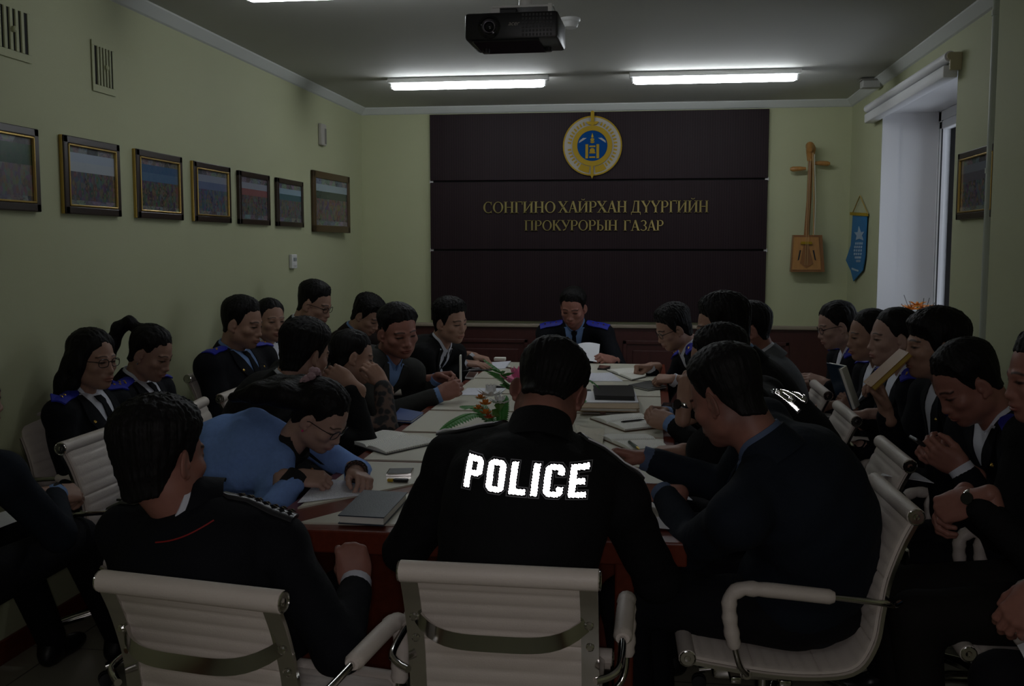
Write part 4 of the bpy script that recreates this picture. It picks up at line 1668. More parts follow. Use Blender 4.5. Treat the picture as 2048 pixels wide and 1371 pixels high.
def projector():
    o = empty('projector', (pc[0], PY + .12, pc[2]), 'black projector hanging from the ceiling with its lens facing the camera', 'projector')
    a = at(930, 24, y=PY)
    b = at(1118, 20, y=PY)
    W_ = b[0] - a[0]
    zt = a[2] - .003
    zb = at(930, 80, y=PY)[2]
    H_ = zt - zb
    R = frame(1.2)
    ctr = np.array([(a[0] + b[0]) / 2, PY + .115, (zt + zb) / 2])
    sc = lambda p: ctr + R @ np.array(p)
    MB().box(ctr, (W_, .23, H_), R=R, bev=.010).build('housing', M_BLACKP, o, smooth=True, loc=o.location)
    MB().box(sc((-.02, 0, -H_ / 2 - .002)), (W_ * .72, .21, .006), R=R, bev=.002).build('base_plate', M_GLOSSB, o, loc=o.location)
    lx = a[0] + W_ * .26
    lz = at(982, 54, y=PY)[2]
    Ry = np.array([[1, 0, 0], [0, 0, -1], [0, 1, 0]])
    c = np.array([lx, PY - .0, lz])
    MB().lathe([(.036, -.006), (.036, .006), (.028, .010), (.0275, .002)], c, 28, R=Ry).build('lens_surround', M_GLOSSB, o, smooth=True, loc=o.location)
    MB().lathe([(.0215, -.004), (.0215, .014), (.019, .016), (.0185, .006)], c, 28, R=Ry).build('lens_ring', mat('lens_ring_grey', (.16, .15, .17, 1), .3, .6), o, smooth=True, loc=o.location)
    MB().lathe([(.0184, .004), (.014, .009), (.007, .0115), (.001, .012)], c, 24, R=Ry).build('lens', M_GLOSSB, o, smooth=True, loc=o.location)
    q = MB()
    for i in range(9):
        for j in range(6):
            q.box((a[0] + W_ * .62 + i * W_ * .037, PY - .001, zb + H_ * (.14 + .145 * j)), (W_ * .022, .004, H_ * .09))
    q.build('vent_grid', mat('projector_vent', (.028, .028, .03, 1), .5), o, loc=o.location)
    for sx_ in (-.11, .10):
        MB().lathe([(.012, 0), (.012, -.012)], sc((sx_, .05, -H_ / 2)), 12).build('foot', M_BLACKP, o, loc=o.location)
    # maker's lettering on the front, italic
    fc = bpy.data.curves.new('front_lettering', 'FONT')
    fc.body = 'acer'
    fc.size = .020
    fc.shear = .35
    fc.extrude = .0006
    fc.align_x = 'CENTER'
    dg = bpy.data.objects.new('tmp_text', fc)
    me = bpy.data.meshes.new_from_object(dg)
    bpy.data.objects.remove(dg)
    t = link('front_lettering', me, o, M_SILV)
    tp = at(1027, 50, y=PY)
    t.matrix_basis = Matrix.Translation(Vector((tp[0], PY - .001, tp[2] - .001)) - o.location) @ Matrix.Rotation(PI / 2, 4, 'X')
    # white ceiling bracket
    q = MB()
    q.box((ctr[0] + .03, PY + .10, zt + .025), (.20, .12, .006))
    q.box((ctr[0] - .06, PY + .06, zt + .010), (.03, .03, .03))
    q.box((ctr[0] + .12, PY + .06, zt + .010), (.012, .10, .03))
    q.build('mount_plate', M_PLAST, o, loc=o.location)
    MB().box((ctr[0] - .02, PY + .08, zt + .011), (.06, .06, .022), bev=.004).build('mount_block', M_BLACKP, o, loc=o.location)
    q = MB().tube([(ctr[0] + .03, PY + .11, zt + .025), (ctr[0] + .03, PY + .11, ZC)], .022, n=14)
    q.lathe([(.06, 0), (.06, -.012)], (ctr[0] + .03, PY + .11, ZC), 20)
    q.build('mount_pole', M_PLAST, o, smooth=True, loc=o.location)


projector()

# ---- emblem
ec = at(1185, 292, y=YB - .04)
eo = empty('wall_emblem', (ec[0], YB - .04, ec[2]), 'round white, gold and blue emblem with an upright sword on the feature panel', 'emblem')
Ry = np.array([[1, 0, 0], [0, 0, -1], [0, 1, 0]])


def disc(name, r, d0, d1, m, ri=None, n=48):
    prof = [(ri, d0), (r, d0), (r, d1), (ri, d1)] if ri else [(r, d0), (r, d1)]
    q = MB()
    if ri:
        V, F = [], []
        for (rr, z) in prof:
            for k in range(n):
                a = 2 * PI * k / n
                V.append((rr * math.cos(a), -z, rr * math.sin(a)))
        for i in range(4):
            j = (i + 1) % 4
            for k in range(n):
                F.append((i * n + k, j * n + k, j * n + (k + 1) % n, i * n + (k + 1) % n))
        q.add(np.array(V) + np.array(eo.location), F)
    else:
        q.lathe(prof, tuple(eo.location), n, R=Ry)
    return q.build(name, m, eo, smooth=True, loc=eo.location)


disc('outer_disc', .232, 0, .018, M_SILV)
disc('gold_rim', .237, .0, .022, M_GOLDP, .226)
disc('gold_ring', .160, .016, .032, M_GOLDP, .121)
disc('blue_field', .122, .016, .026, M_BLUE)


def eprism(name, poly, d0, d1, m):
    return MB().prism(poly, (eo.location[0], eo.location[1] - d0, eo.location[2]), (1, 0, 0), (0, 0, 1), (0, -1, 0), d1 - d0).build(name, m, eo, loc=eo.location)


eprism('sword_hilt', [(-.013, .16), (.013, .16), (.014, .265), (.008, .275), (-.008, .275), (-.014, .265)], .018, .04, M_GOLDP)
eprism('sword_guard', [(-.05, .185), (-.03, .165), (.03, .165), (.05, .185), (.045, .190), (-.045, .190)], .018, .044, M_GOLDP)
eprism('sword_tip', [(-.011, -.15), (.011, -.15), (.012, -.235), (0, -.262), (-.012, -.235)], .018, .036, M_GOLDP)
for s in (-1, 1):
    eprism('pillar', [(s * .055, -.10), (s * .033, -.10), (s * .033, .012), (s * .055, .012)][::s], .025, .032, M_GOLDP)
for z in (-.09, -.055, -.005):
    eprism('bar', [(-.024, z - .006), (.024, z - .006), (.024, z + .006), (-.024, z + .006)], .025, .031, M_GOLDP)
eprism('knot', [(.02 * math.cos(a), -.038 + .02 * math.sin(a)) for a in np.linspace(0, 2 * PI, 16, endpoint=False)], .025, .034, M_GOLDP)
eprism('sun_disc', [(.016 * math.cos(a), .048 + .013 * math.sin(a)) for a in np.linspace(0, 2 * PI, 16, endpoint=False)], .025, .034, M_GOLDP)
eprism('crescent', [(.018 * math.cos(a), .034 + .014 * math.sin(a)) for a in np.linspace(PI, 2 * PI, 12)], .025, .031, M_GOLDP)
eprism('flame', [(-.010, .068), (0, .063), (.010, .068), (.006, .082), (.0, .102), (-.006, .082)], .025, .032, M_GOLDP)
for s in (-1, 1):
    eprism('white_wing', [(s * .045, .062), (s * .108, .022), (s * .104, .040), (s * .075, .062)][::s], .025, .029, M_SILV)
for k, a in enumerate(list(np.radians(np.arange(112, 250, 8.6))) + list(np.radians(np.arange(-70, 70, 8.6)))):
    if abs(math.degrees(a) - 180) < 3:
        continue
    rr0, rr1 = .172, .200
    da = .045
    eprism('ring_character', [(rr0 * math.cos(a - da), rr0 * math.sin(a - da)), (rr1 * math.cos(a - da * .8), rr1 * math.sin(a - da * .8)), (rr1 * math.cos(a + da * .5), rr1 * math.sin(a + da * .5)), (rr0 * math.cos(a + da), rr0 * math.sin(a + da))], .017, .022, M_GOLDP)
for s in (-1, 1):
    A_ = np.radians(np.linspace(-122, -97, 7)) if s < 0 else np.radians(np.linspace(-83, -58, 7))
    eprism('ribbon', [(.165 * math.cos(a), .165 * math.sin(a)) for a in A_] + [(.215 * math.cos(a), .215 * math.sin(a)) for a in A_[::-1]], .017, .024, M_GOLDP)

# ---- gold serif lettering: thick and thin strokes with serifs
def seg(p, q, wd):
    d = np.array([q[0] - p[0], q[1] - p[1]])
    L = np.linalg.norm(d)
    n = np.array([-d[1], d[0]]) / L * wd / 2
    return [tuple(np.array(p) - n), tuple(np.array(q) - n), tuple(np.array(q) + n), tuple(np.array(p) + n)]


def vst(x0, y0, y1, wd=.15):
    return [(x0 - wd / 2, y0), (x0 + wd / 2, y0), (x0 + wd / 2, y1), (x0 - wd / 2, y1)]


def srf(x0, y0, wd=.30):
    return [(x0 - wd / 2, y0 - .02), (x0 + wd / 2, y0 - .02), (x0 + wd / 2, y0 + .02), (x0 - wd / 2, y0 + .02)]


def stem(x0, wd=.15, top=1, bot=0):
    return [vst(x0, bot, top, wd), srf(x0, bot + .02), srf(x0, top - .02)]


def arc(cx, cy, rx, ry, a0, a1, t0=.06, t1=.15, n=16):
    out = []
    A_ = np.linspace(a0, a1, n + 1)
    for a, b in zip(A_[:-1], A_[1:]):
        ps = []
        for t in (a, b):
            c_, s_ = math.cos(math.radians(t)), math.sin(math.radians(t))
            w_ = t0 + (t1 - t0) * abs(c_) ** 1.5
            ps.append(((cx + (rx + w_ / 2) * c_, cy + (ry + t0 / 2) * s_), (cx + (rx - w_ / 2) * c_, cy + (ry - t0 / 2) * s_)))
        out.append([ps[0][0], ps[1][0], ps[1][1], ps[0][1]])
    return out


def glyph(ch):
    if ch == 'С':
        return arc(.42, .5, .34, .47, 50, 310) + [vst(.66, .70, .98, .05), vst(.66, .02, .22, .05)], .78
    if ch == 'О':
        return arc(.44, .5, .35, .47, 0, 360, n=26), .90
    if ch == 'Н':
        return stem(.16) + stem(.68) + [seg((.16, .5), (.68, .5), .06)], .88
    if ch == 'Г':
        return stem(.16) + [seg((.1, .97), (.62, .97), .06), vst(.62, .74, .99, .05)], .68
    if ch == 'И':
        return stem(.16) + stem(.70) + [seg((.16, .06), (.70, .94), .06)], .90
    if ch == 'Й':
        return stem(.16) + stem(.70) + [seg((.16, .06), (.70, .94), .06)] + arc(.43, 1.2, .13, .09, 180, 360, .05, .05, 8), .90
    if ch == 'Х':
        return [seg((.10, .98), (.70, .02), .16), seg((.70, .98), (.10, .02), .06), srf(.13, .02), srf(.67, .02), srf(.13, .98), srf(.67, .98)], .82
    if ch == 'А':
        return [seg((.40, 1.0), (.12, .02), .06), seg((.40, 1.0), (.70, .02), .16), seg((.22, .34), (.58, .34), .05), srf(.12, .02, .24), srf(.70, .02, .28)], .84
    if ch == 'Р':
        return stem(.16) + arc(.38, .72, .22, .25, -90, 90, .06, .14, 12) + [seg((.16, .97), (.38, .97), .06), seg((.16, .47), (.38, .47), .06)], .72
    if ch == 'Д':
        return [seg((.36, .97), (.20, .08), .06), vst(.66, .05, .98, .15), seg((.30, .97), (.76, .97), .06), seg((.06, .05), (.86, .05), .06), vst(.08, -.16, .06, .05), vst(.84, -.16, .06, .05)], .94
    if ch == 'Ү':
        return [seg((.08, .98), (.40, .45), .15), seg((.72, .98), (.40, .45), .06), vst(.40, 0, .48), srf(.40, .02), srf(.10, .98), srf(.70, .98)], .80
    if ch == 'П':
        return stem(.16) + stem(.70) + [seg((.1, .97), (.76, .97), .06)], .90
    if ch == 'К':
        return stem(.16) + [seg((.2, .46), (.62, .96), .06), seg((.34, .60), (.70, .03), .15), srf(.62, .98, .24), srf(.70, .02, .24)], .82
    if ch == 'У':
        return [seg((.10, .98), (.44, .36), .15), seg((.72, .98), (.36, .12), .06), seg((.37, .13), (.16, .04), .10), srf(.12, .98), srf(.70, .98)], .80
    if ch == 'Ы':
        return stem(.16) + stem(.86) + arc(.36, .28, .21, .25, -90, 90, .06, .14, 12) + [seg((.16, .53), (.36, .53), .06), seg((.16, .03), (.36, .03), .06)], 1.04
    if ch == 'З':
        return arc(.32, .74, .22, .23, -90, 150, .06, .14, 14) + arc(.32, .26, .26, .24, -150, 90, .06, .14, 14), .66
    return [], .4


sg_ = empty('wall_sign', (at(1190, 440, y=YB - .04)[0], YB - .04, 1.66), 'two lines of raised gold serif lettering on the feature panel', 'sign')
M_LET = mat('sign_gold', (.32, .27, .10, 1), .28, .9)


def word(txt, u0, u1, v0, v1, v):
    a, b = at(u0, v, y=YB - .04), at(u1, v, y=YB - .04)
    h = (at(u0, v0, y=YB - .04)[2] - at(u0, v1, y=YB - .04)[2])
    zb = at((u0 + u1) / 2, v1, y=YB - .04)[2]
    tw = sum(glyph(c)[1] for c in txt)
    kx = (b[0] - a[0]) / tw
    x_ = a[0]
    for c in txt:
        P_, w_ = glyph(c)
        q = MB()
        for poly in P_:
            ar = sum(poly[i][0] * poly[(i + 1) % len(poly)][1] - poly[(i + 1) % len(poly)][0] * poly[i][1] for i in range(len(poly)))
            if ar < 0:
                poly = poly[::-1]
            q.prism([(p[0] * kx, p[1] * h) for p in poly], (x_, YB - .04, zb), (1, 0, 0), (0, 0, 1), (0, -1, 0), .014)
        q.build('letter', M_LET, sg_, loc=sg_.location)
        x_ += w_ * kx


word('СОНГИНО', 967, 1112, 403, 426, 415)
word('ХАЙРХАН', 1117, 1255, 402, 425, 415)
word('ДҮҮРГИЙН', 1261, 1418, 401, 425, 413)
word('ПРОКУРОРЫН', 1049, 1236, 440, 461, 450)
word('ГАЗАР', 1247, 1328, 440, 461, 450)

# ---- horse-head fiddle on the back wall
fo = empty('horse_head_fiddle', (1.225, YB - .03, 1.35), 'light brown horse-head fiddle with bow hanging right of the dark panel', 'fiddle')
M_FID = mat('fiddle_wood', (.42, .20, .055, 1), .35, noise=.25, nscale=12, stretch=(6, 6, 1))
M_FIDD = mat('fiddle_dark', (.25, .105, .03, 1), .35, noise=.25, nscale=12, stretch=(6, 6, 1))
q = lambda u, v, y=YB - .06: at(u, v, y=y)


def fpoly(name, pts, y0, y1, m):
    P_ = [at(u, v, y=y0) for u, v in pts]
    return MB().prism([(p[0], p[2]) for p in P_][::-1], (0, y0, 0), (1, 0, 0), (0, 0, 1), (0, -1, 0), y0 - y1).build(name, m, fo, loc=fo.location)


fpoly('sound_box', [(1584, 470), (1641, 470), (1646, 543), (1579, 543)], YB - .02, YB - .10, M_FIDD)
fpoly('sound_board', [(1588, 474), (1637, 474), (1642, 539), (1584, 539)], YB - .10, YB - .106, M_FID)
fpoly('sound_hole', [(1599, 500), (1602, 500), (1598, 519), (1595, 521)], YB - .104, YB - .109, M_BLACKP)
fpoly('sound_hole', [(1625, 500), (1628, 500), (1632, 521), (1629, 519)], YB - .104, YB - .109, M_BLACKP)
fpoly('top_bridge', [(1602, 483), (1623, 483), (1624, 488), (1601, 488)], YB - .105, YB - .125, M_GOLDP)
fpoly('tail_piece', [(1607, 490), (1617, 490), (1626, 526), (1612, 536), (1600, 526)], YB - .105, YB - .112, M_FIDD)
MB().tube([at(1613, 472, y=YB - .08), at(1618, 400, y=YB - .08), at(1621, 318, y=YB - .08)], [.022, .019, .018], n=12).build('neck', M_FIDD, fo, smooth=True, loc=fo.location)
MB().tube([at(1620, 322, y=YB - .08), at(1621, 308, y=YB - .085), at(1622, 297, y=YB - .10), at(1620, 292, y=YB - .13), at(1619, 299, y=YB - .17)], [.022, .032, .038, .034, .020], n=12).build('horse_head', M_FID, fo, smooth=True, loc=fo.location)
for dx in (-4, 4):
    MB().tube([at(1621 + dx, 294, y=YB - .10), at(1621 + dx * 1.3, 288, y=YB - .095)], [.009, .002], n=8).build('ear', M_FID, fo, smooth=True, loc=fo.location)
MB().tube([at(1612, 337, y=YB - .08), at(1600, 337, y=YB - .08), at(1585, 338, y=YB - .08), at(1580, 338, y=YB - .08)], [.011, .018, .020, .010], n=10).build('tuning_peg', M_FID, fo, smooth=True, loc=fo.location)
MB().tube([at(1628, 326, y=YB - .08), at(1640, 326, y=YB - .08), at(1655, 327, y=YB - .08), at(1660, 327, y=YB - .08)], [.011, .018, .020, .010], n=10).build('tuning_peg', M_FID, fo, smooth=True, loc=fo.location)
for dx in (-2, 2):
    MB().tube([at(1620 + dx, 312, y=YB - .105), at(1614 + dx, 486, y=YB - .128), at(1612 + dx, 530, y=YB - .115)], .0016, n=5).build('string', mat('string_tan', (.5, .35, .15, 1), .5), fo, loc=fo.location)
bo_ = empty('fiddle_bow', at(1627, 320, y=YB - .10), 'thin pale bow hanging beside the fiddle neck', 'bow')
MB().tube([at(1626, 305, y=YB - .12), at(1628, 400, y=YB - .115), at(1627, 470, y=YB - .13)], [.006, .0065, .006], n=8).build('bow_stick', mat('bow_wood', (.42, .26, .10, 1), .4), bo_, smooth=True, loc=bo_.location)
MB().tube([at(1629, 308, y=YB - .12), at(1631, 400, y=YB - .115), at(1629, 468, y=YB - .13)], .0025, n=5).build('bow_hair', M_PAGE, bo_, loc=bo_.location)

# ---- blue pennant on the window wall
po = empty('pennant', at(1720, 395, x=XR - .01), 'blue swallow-pointed pennant with white emblem hanging in the right corner', 'pennant')


def ppoly(name, pts, x0, d, m):
    P_ = [at(u, v, x=x0) for u, v in pts]
    return MB().prism([(p[1], p[2]) for p in P_], (x0, 0, 0), (0, 1, 0), (0, 0, 1), (-1, 0, 0), d).build(name, m, po, loc=po.location)


M_PEN = mat('pennant_blue', (.015, .15, .36, 1), .6)
ppoly('pennant_cloth', [(1707, 430), (1735, 430), (1731, 515), (1727, 540), (1708, 562), (1703, 541), (1693, 520), (1703, 490)], XR - .012, .006, M_PEN)
ppoly('gold_bar', [(1704, 424), (1737, 426), (1737, 432), (1704, 430)], XR - .008, .016, M_GOLDP)
M_PW = mat('pennant_white', (.36, .46, .58, 1), .6)
ppoly('star_emblem', [(1718, 452), (1722, 464), (1729, 463), (1724, 471), (1727, 480), (1719, 477), (1712, 480), (1714, 471), (1709, 464), (1716, 464)], XR - .018, .003, M_PW)
for k, (u0, u1, v) in enumerate(((1711, 1727, 487), (1709, 1726, 494), (1708, 1726, 501), (1708, 1725, 508), (1710, 1723, 515), (1713, 1720, 522))):
    for j in range(4):
        a = u0 + (u1 - u0) * j / 4
        ppoly('emblem_stroke', [(a, v - 2.4), (a + 2.6, v - 2.8), (a + 2.4, v + 1.6), (a, v + 2)], XR - .018, .003, M_PW)
ppoly('white_stripe', [(1704, 535), (1718, 540), (1717, 543), (1704, 539)], XR - .018, .003, M_PW)
MB().tube([at(1705, 426, x=XR - .014), at(1720, 391, x=XR - .014), at(1736, 428, x=XR - .014)], .004, n=6).build('hanging_cord', mat('cord_gold', (.38, .25, .06, 1), .6), po, loc=po.location)

# ---- flowers on the window sill
wf = empty('vase_of_flowers', (at(1832, 615, y=6.52)[0] + .02, 6.52, WZ0), 'vase of orange flowers and dry twigs on the window sill', 'flowers')
MB().lathe([(.035, 0), (.055, .06), (.04, .15), (.028, .19), (.032, .20)], tuple(wf.location), 18).build('vase', mat('vase_glaze', (.12, .09, .07, 1), .3), wf, smooth=True, loc=wf.location)
M_ORG = mat('orange_petal', (.72, .25, .02, 1), .6)
for k in range(3):
    hc_ = np.array(wf.location) + np.array([-.06 + .05 * k, -.02 + .03 * k, .335 - .02 * abs(k - 1)])
    MB().tube([np.array(wf.location) + (0, 0, .15), hc_], .004, n=6).build('stem', mat('stem_green', (.05, .12, .03, 1), .6), wf, loc=wf.location)
    for j in range(16):
        a = 2 * PI * j / 16 + k
        el = .5 if j % 2 else .1
        d_ = np.array([math.cos(a) * math.cos(el), math.sin(a) * math.cos(el), math.sin(el)])
        sd = unit(np.cross(d_, (0, 0, 1)))
        MB().add([hc_, hc_ + d_ * .03 + sd * .011, hc_ + d_ * .065, hc_ + d_ * .03 - sd * .011, hc_ + d_ * .03 + np.array([0, 0, .008])], [(0, 1, 4), (1, 2, 4), (2, 3, 4), (3, 0, 4), (0, 3, 2, 1)]).build('petal', M_ORG, wf, loc=wf.location)
    MB().lathe([(.012, -.004), (.014, .004), (.001, .012)], hc_, 10).build('flower_centre', M_GOLDP, wf, loc=wf.location)
for k in range(12):
    a = random.uniform(0, 2 * PI)
    t = np.array(wf.location) + np.array([.10 * math.cos(a), .22 * math.sin(a) + .1, random.uniform(.28, .40)])
    m2 = (np.array(wf.location) + t) / 2 + np.array([.0, .0, .08])
    MB().tube(smooth_path([np.array(wf.location) + (0, 0, .15), m2, t], 8), [.0018] * 9, n=4).build('twig', mat('twig_brown', (.05, .035, .03, 1), .7), wf, loc=wf.location)

# ------------------------------------------------------------------ table-top things
ZT = TZ + .0035


def flat_quad(pts, th=.0015, z=ZT, curl=0.0, n=6):
    """Thin sheet through four floor-plane points (near-left, near-right, far-right, far-left)."""
    P_ = [np.array([p[0], p[1], z]) for p in pts]
    V = []
    for j in range(n + 1):
        for i in range(n + 1):
            s, t = i / n, j / n
            p = (1 - s) * (1 - t) * P_[0] + s * (1 - t) * P_[1] + s * t * P_[2] + (1 - s) * t * P_[3]
            p = p + np.array([0, 0, curl * (s * s * t + .3 * (1 - s) ** 2)])
            V.append(p)
    m = (n + 1) ** 2
    V = V + [v + np.array([0, 0, th]) for v in V]
    F = []
    for j in range(n):
        for i in range(n):
            a = j * (n + 1) + i
            F.append((a, a + n + 1, a + n + 2, a + 1))
            F.append((m + a, m + a + 1, m + a + n + 2, m + a + n + 1))
    rim = [i for i in range(n + 1)] + [j * (n + 1) + n for j in range(1, n + 1)] + [n * (n + 1) + i for i in range(n - 1, -1, -1)] + [j * (n + 1) for j in range(n - 1, 0, -1)]
    for a, b in zip(rim, rim[1:] + rim[:1]):
        F.append((a, b, m + b, m + a))
    return V, F


def paper(px, label, m=M_PAPER, curl=.004, z=ZT, group='loose papers on the meeting table', stack=1):
    P_ = [at(u, v, z=z) for u, v in px]
    c = np.mean(P_, axis=0)
    q = MB()
    q.add(*flat_quad(P_, .0012 * stack, z, curl))
    o = q.build('paper_sheet', m, None, loc=(c[0], c[1], z))
    n = 7
    uv = o.data.uv_layers.new(name='uv')
    for l in o.data.loops:
        k = l.vertex_index % (n * n)
        uv.data[l.index].uv = ((k % n) / (n - 1), (k // n) / (n - 1))
    return tag(o, label, 'paper', group)


def open_book(px, label, cover, page=M_WRIT, thick=.014, spine=None, yaw=None, name='open_notebook'):
    """px: near-left, near-right, far-right, far-left corners of the spread; pages run along the left-right axis."""
    P_ = [at(u, v, z=ZT) for u, v in px]
    c = np.mean(P_, axis=0)
    o = empty(name, (c[0], c[1], ZT), label, 'notebook', 'notebooks on the meeting table')
    q = MB()
    e = [c + (p - c) * 1.03 for p in P_]
    q.add(*flat_quad(e, .004, ZT, 0, 2))
    q.build('cover', cover, o, loc=o.location)
    for half in (0, 1):
        n = 10
        V = []
        for j in (0, 1):
            for i in range(n + 1):
                s = .5 * i / n + .5 * half
                t = (2 * s - 1)
                h = thick * (1 - abs(t) ** 3 * .55) * (1 - math.exp(-abs(t) * 14) * .75)
                p = ((1 - s) * P_[0] + s * P_[1]) * (1 - j) + ((1 - s) * P_[3] + s * P_[2]) * j
                V.append(p + np.array([0, 0, .004 + h]))
        m = len(V)
        V = V + [np.array([v[0], v[1], ZT + .004]) for v in V]
        F = [(i, i + 1, n + 2 + i, n + 1 + i) for i in range(n)]
        F += [(m + i, m + n + 1 + i, m + n + 2 + i, m + i + 1) for i in range(n)]
        F += [(i, m + i, m + i + 1, i + 1) for i in range(n)] + [(n + 1 + i, n + 2 + i, m + n + 2 + i, m + n + 1 + i) for i in range(n)]
        F += [(0, n + 1, m + n + 1, m), (n, m + n, m + 2 * n + 1, 2 * n + 1)]
        b = MB().add(V, F).build('page_block', page, o, loc=o.location)
        uv = b.data.uv_layers.new(name='uv')
        for l in b.data.loops:
            k = l.vertex_index % m
            uv.data[l.index].uv = ((k % (n + 1)) / n, (k // (n + 1)) * 1.0)
    return o


def closed_book(px, label, cover, thick=.022, z=ZT, pages=M_PAGE, name='notebook', cat='notebook', group='notebooks on the meeting table', strap=None):
    P_ = [at(u, v, z=z) for u, v in px]
    c = np.mean(P_, axis=0)
    o = empty(name, (c[0], c[1], z), label, cat, group)
    inn = [c + (p - c) * .955 for p in P_]
    q = MB()
    q.add(*flat_quad(P_, .003, z, 0, 1))
    q.build('back_cover', cover, o, loc=o.location)
    q = MB()
    q.add(*flat_quad(inn, thick - .006, z + .003, 0, 1))
    q.build('page_block', pages, o, loc=o.location)
    q = MB()
    q.add(*flat_quad(P_, .003, z + thick - .003, 0, 1))
    q.build('front_cover', cover, o, loc=o.location)
    return o


def phone(px, label, m=M_GLOSSB, z=ZT, th=.009, body=None):
    P_ = [at(u, v, z=z) for u, v in px]
    c = np.mean(P_, axis=0)
    o = empty('mobile_phone', (c[0], c[1], z), label, 'phone')
    q = MB()
    q.add(*flat_quad(P_, th, z, 0, 2))
    q.build('phone_body', body or M_CHROME, o, loc=o.location)
    q = MB()
    q.add(*flat_quad([c + (p - c) * .92 for p in P_], .001, z + th, 0, 1))
    q.build('screen', m, o, loc=o.location)
    return o


def pen(p0, p1, label, m, tip=M_GOLD, r=.0055):
    p0, p1 = np.array(p0, float), np.array(p1, float)
    o = empty('pen', (p0 + p1) / 2, label, 'pen')
    d = p1 - p0
    MB().tube([p0, p0 + d * .08, p0 + d * .8], [r * .4, r, r], n=10).build('barrel', m, o, smooth=True, loc=o.location)
    MB().tube([p0 + d * .8, p0 + d * .93, p1], [r * .95, r * .6, r * .15], n=10).build('pen_tip', tip, o, smooth=True, loc=o.location)
    return o


M_NAVYC = mat('navy_cover', (.022, .034, .055, 1), .4, bump=.15, bscale=300)
M_BLUEC = mat('blue_cover', (.03, .075, .26, 1), .4)
M_BLACKC = mat('black_binder', (.012, .014, .013, 1), .3)
M_BROWNC = mat('brown_cover', (.11, .055, .022, 1), .5)
M_KRAFT = mat('kraft_folder', (.30, .20, .10, 1), .6)
M_GREYC = mat('grey_cover', (.07, .07, .07, 1), .5)
nb = closed_book([(676, 1047), (768, 1052), (815, 1000), (728, 995)], 'closed dark blue-grey notebook at the front left edge of the table', M_NAVYC, .026)
open_book([(697, 886), (772, 909), (876, 886), (765, 864)], 'open handwritten notebook left of the police jacket, in front of the lace sleeve', M_GREYC)
closed_book([(781, 843), (823, 846), (847, 829), (800, 820)], 'closed bright blue folder beside the lace sleeve', M_BLUEC, .012, name='folder', cat='folder', group=None)
paper([(595, 1006), (738, 988), (742, 967), (640, 957)], 'handwritten white sheet under the hands of the woman in blue', M_WRITB)
phone([(772, 952), (822, 951), (828, 940), (779, 941)], 'silver mobile phone beside the hand of the woman in blue', M_BLACKP)
o = empty('memory_stick', at(795, 963, z=ZT), 'small black and yellow memory stick on the table edge seam', 'memory stick')
c = np.array(o.location)
MB().box(c + np.array([.012, 0, .006]), (.05, .018, .011), bev=.003).build('stick_body', M_BLACKP, o, loc=o.location)
MB().box(c + np.array([-.024, 0, .006]), (.02, .016, .010), bev=.002).build('yellow_cap', mat('yellow_plastic', (.5, .33, .02, 1), .4), o, loc=o.location)
paper([(916, 790), (1000, 790), (1012, 777), (935, 776)], 'white sheet in front of the man holding a phone', M_WRITB)
pen(at(975, 772, z=ZT + .006), at(1012, 775, z=ZT + .006), 'black pen lying behind the white flowers', M_BLACKP, M_BLACKP, .009)
phone([(930, 757), (948, 758), (956, 747), (938, 745)], 'white and brown phone lying behind the held phone', mat('brown_screen', (.08, .04, .03, 1), .3), body=M_PLAST)
paper([(936, 742), (1010, 737), (1022, 724), (962, 727)], 'white papers under the hands of the man in black suit and tie', M_WRITB, stack=5)
pen(at(925, 742, z=ZT + .007), at(990, 739, z=ZT + .007), 'dark pen at the edge of the far left papers', M_BLACKP, M_BLACKP, .006)
o = MB().box(np.array(at(1000, 721, z=ZT)) + (0, 0, .012), (.08, .06, .024), bev=.004).build('paper_box', M_PAGE, None, loc=at(1000, 721, z=ZT))
tag(o, 'small white box beside the far left papers', 'box')
phone([(1195, 739), (1219, 740), (1221, 734), (1199, 732)], 'black mobile phone in front of the chairman', M_GLOSSB, body=M_BLACKP)
cu = empty('paper_cup', at(1163, 760, z=ZT), 'colourful paper cup behind the police officer head', 'cup')
MB().lathe([(.026, 0), (.036, .085), (.037, .088), (.034, .086), (.025, .004)], tuple(cu.location), 18).build('cup_wall', mat('cup_print', (.62, .42, .30, 1), .6, noise=.6, nscale=40), cu, smooth=True, loc=cu.location)
MB().lathe([(.037, .084), (.039, .087), (.037, .090)], tuple(cu.location), 18).build('cup_rim', M_PAPER, cu, smooth=True, loc=cu.location)
paper([(1175, 762), (1246, 762), (1222, 746), (1180, 746)], 'white sheet to the right of the paper cup', M_WRITB)
open_book([(1214, 741), (1264, 761), (1291, 754), (1262, 738)], 'open notebook under the hands of the far right officer in glasses', M_BLACKC, M_PAGE, .012)
closed_book([(1257, 773), (1296, 782), (1334, 776), (1300, 764)], 'thin pale notebook beside the second right hand fist', M_GREYC, .012)
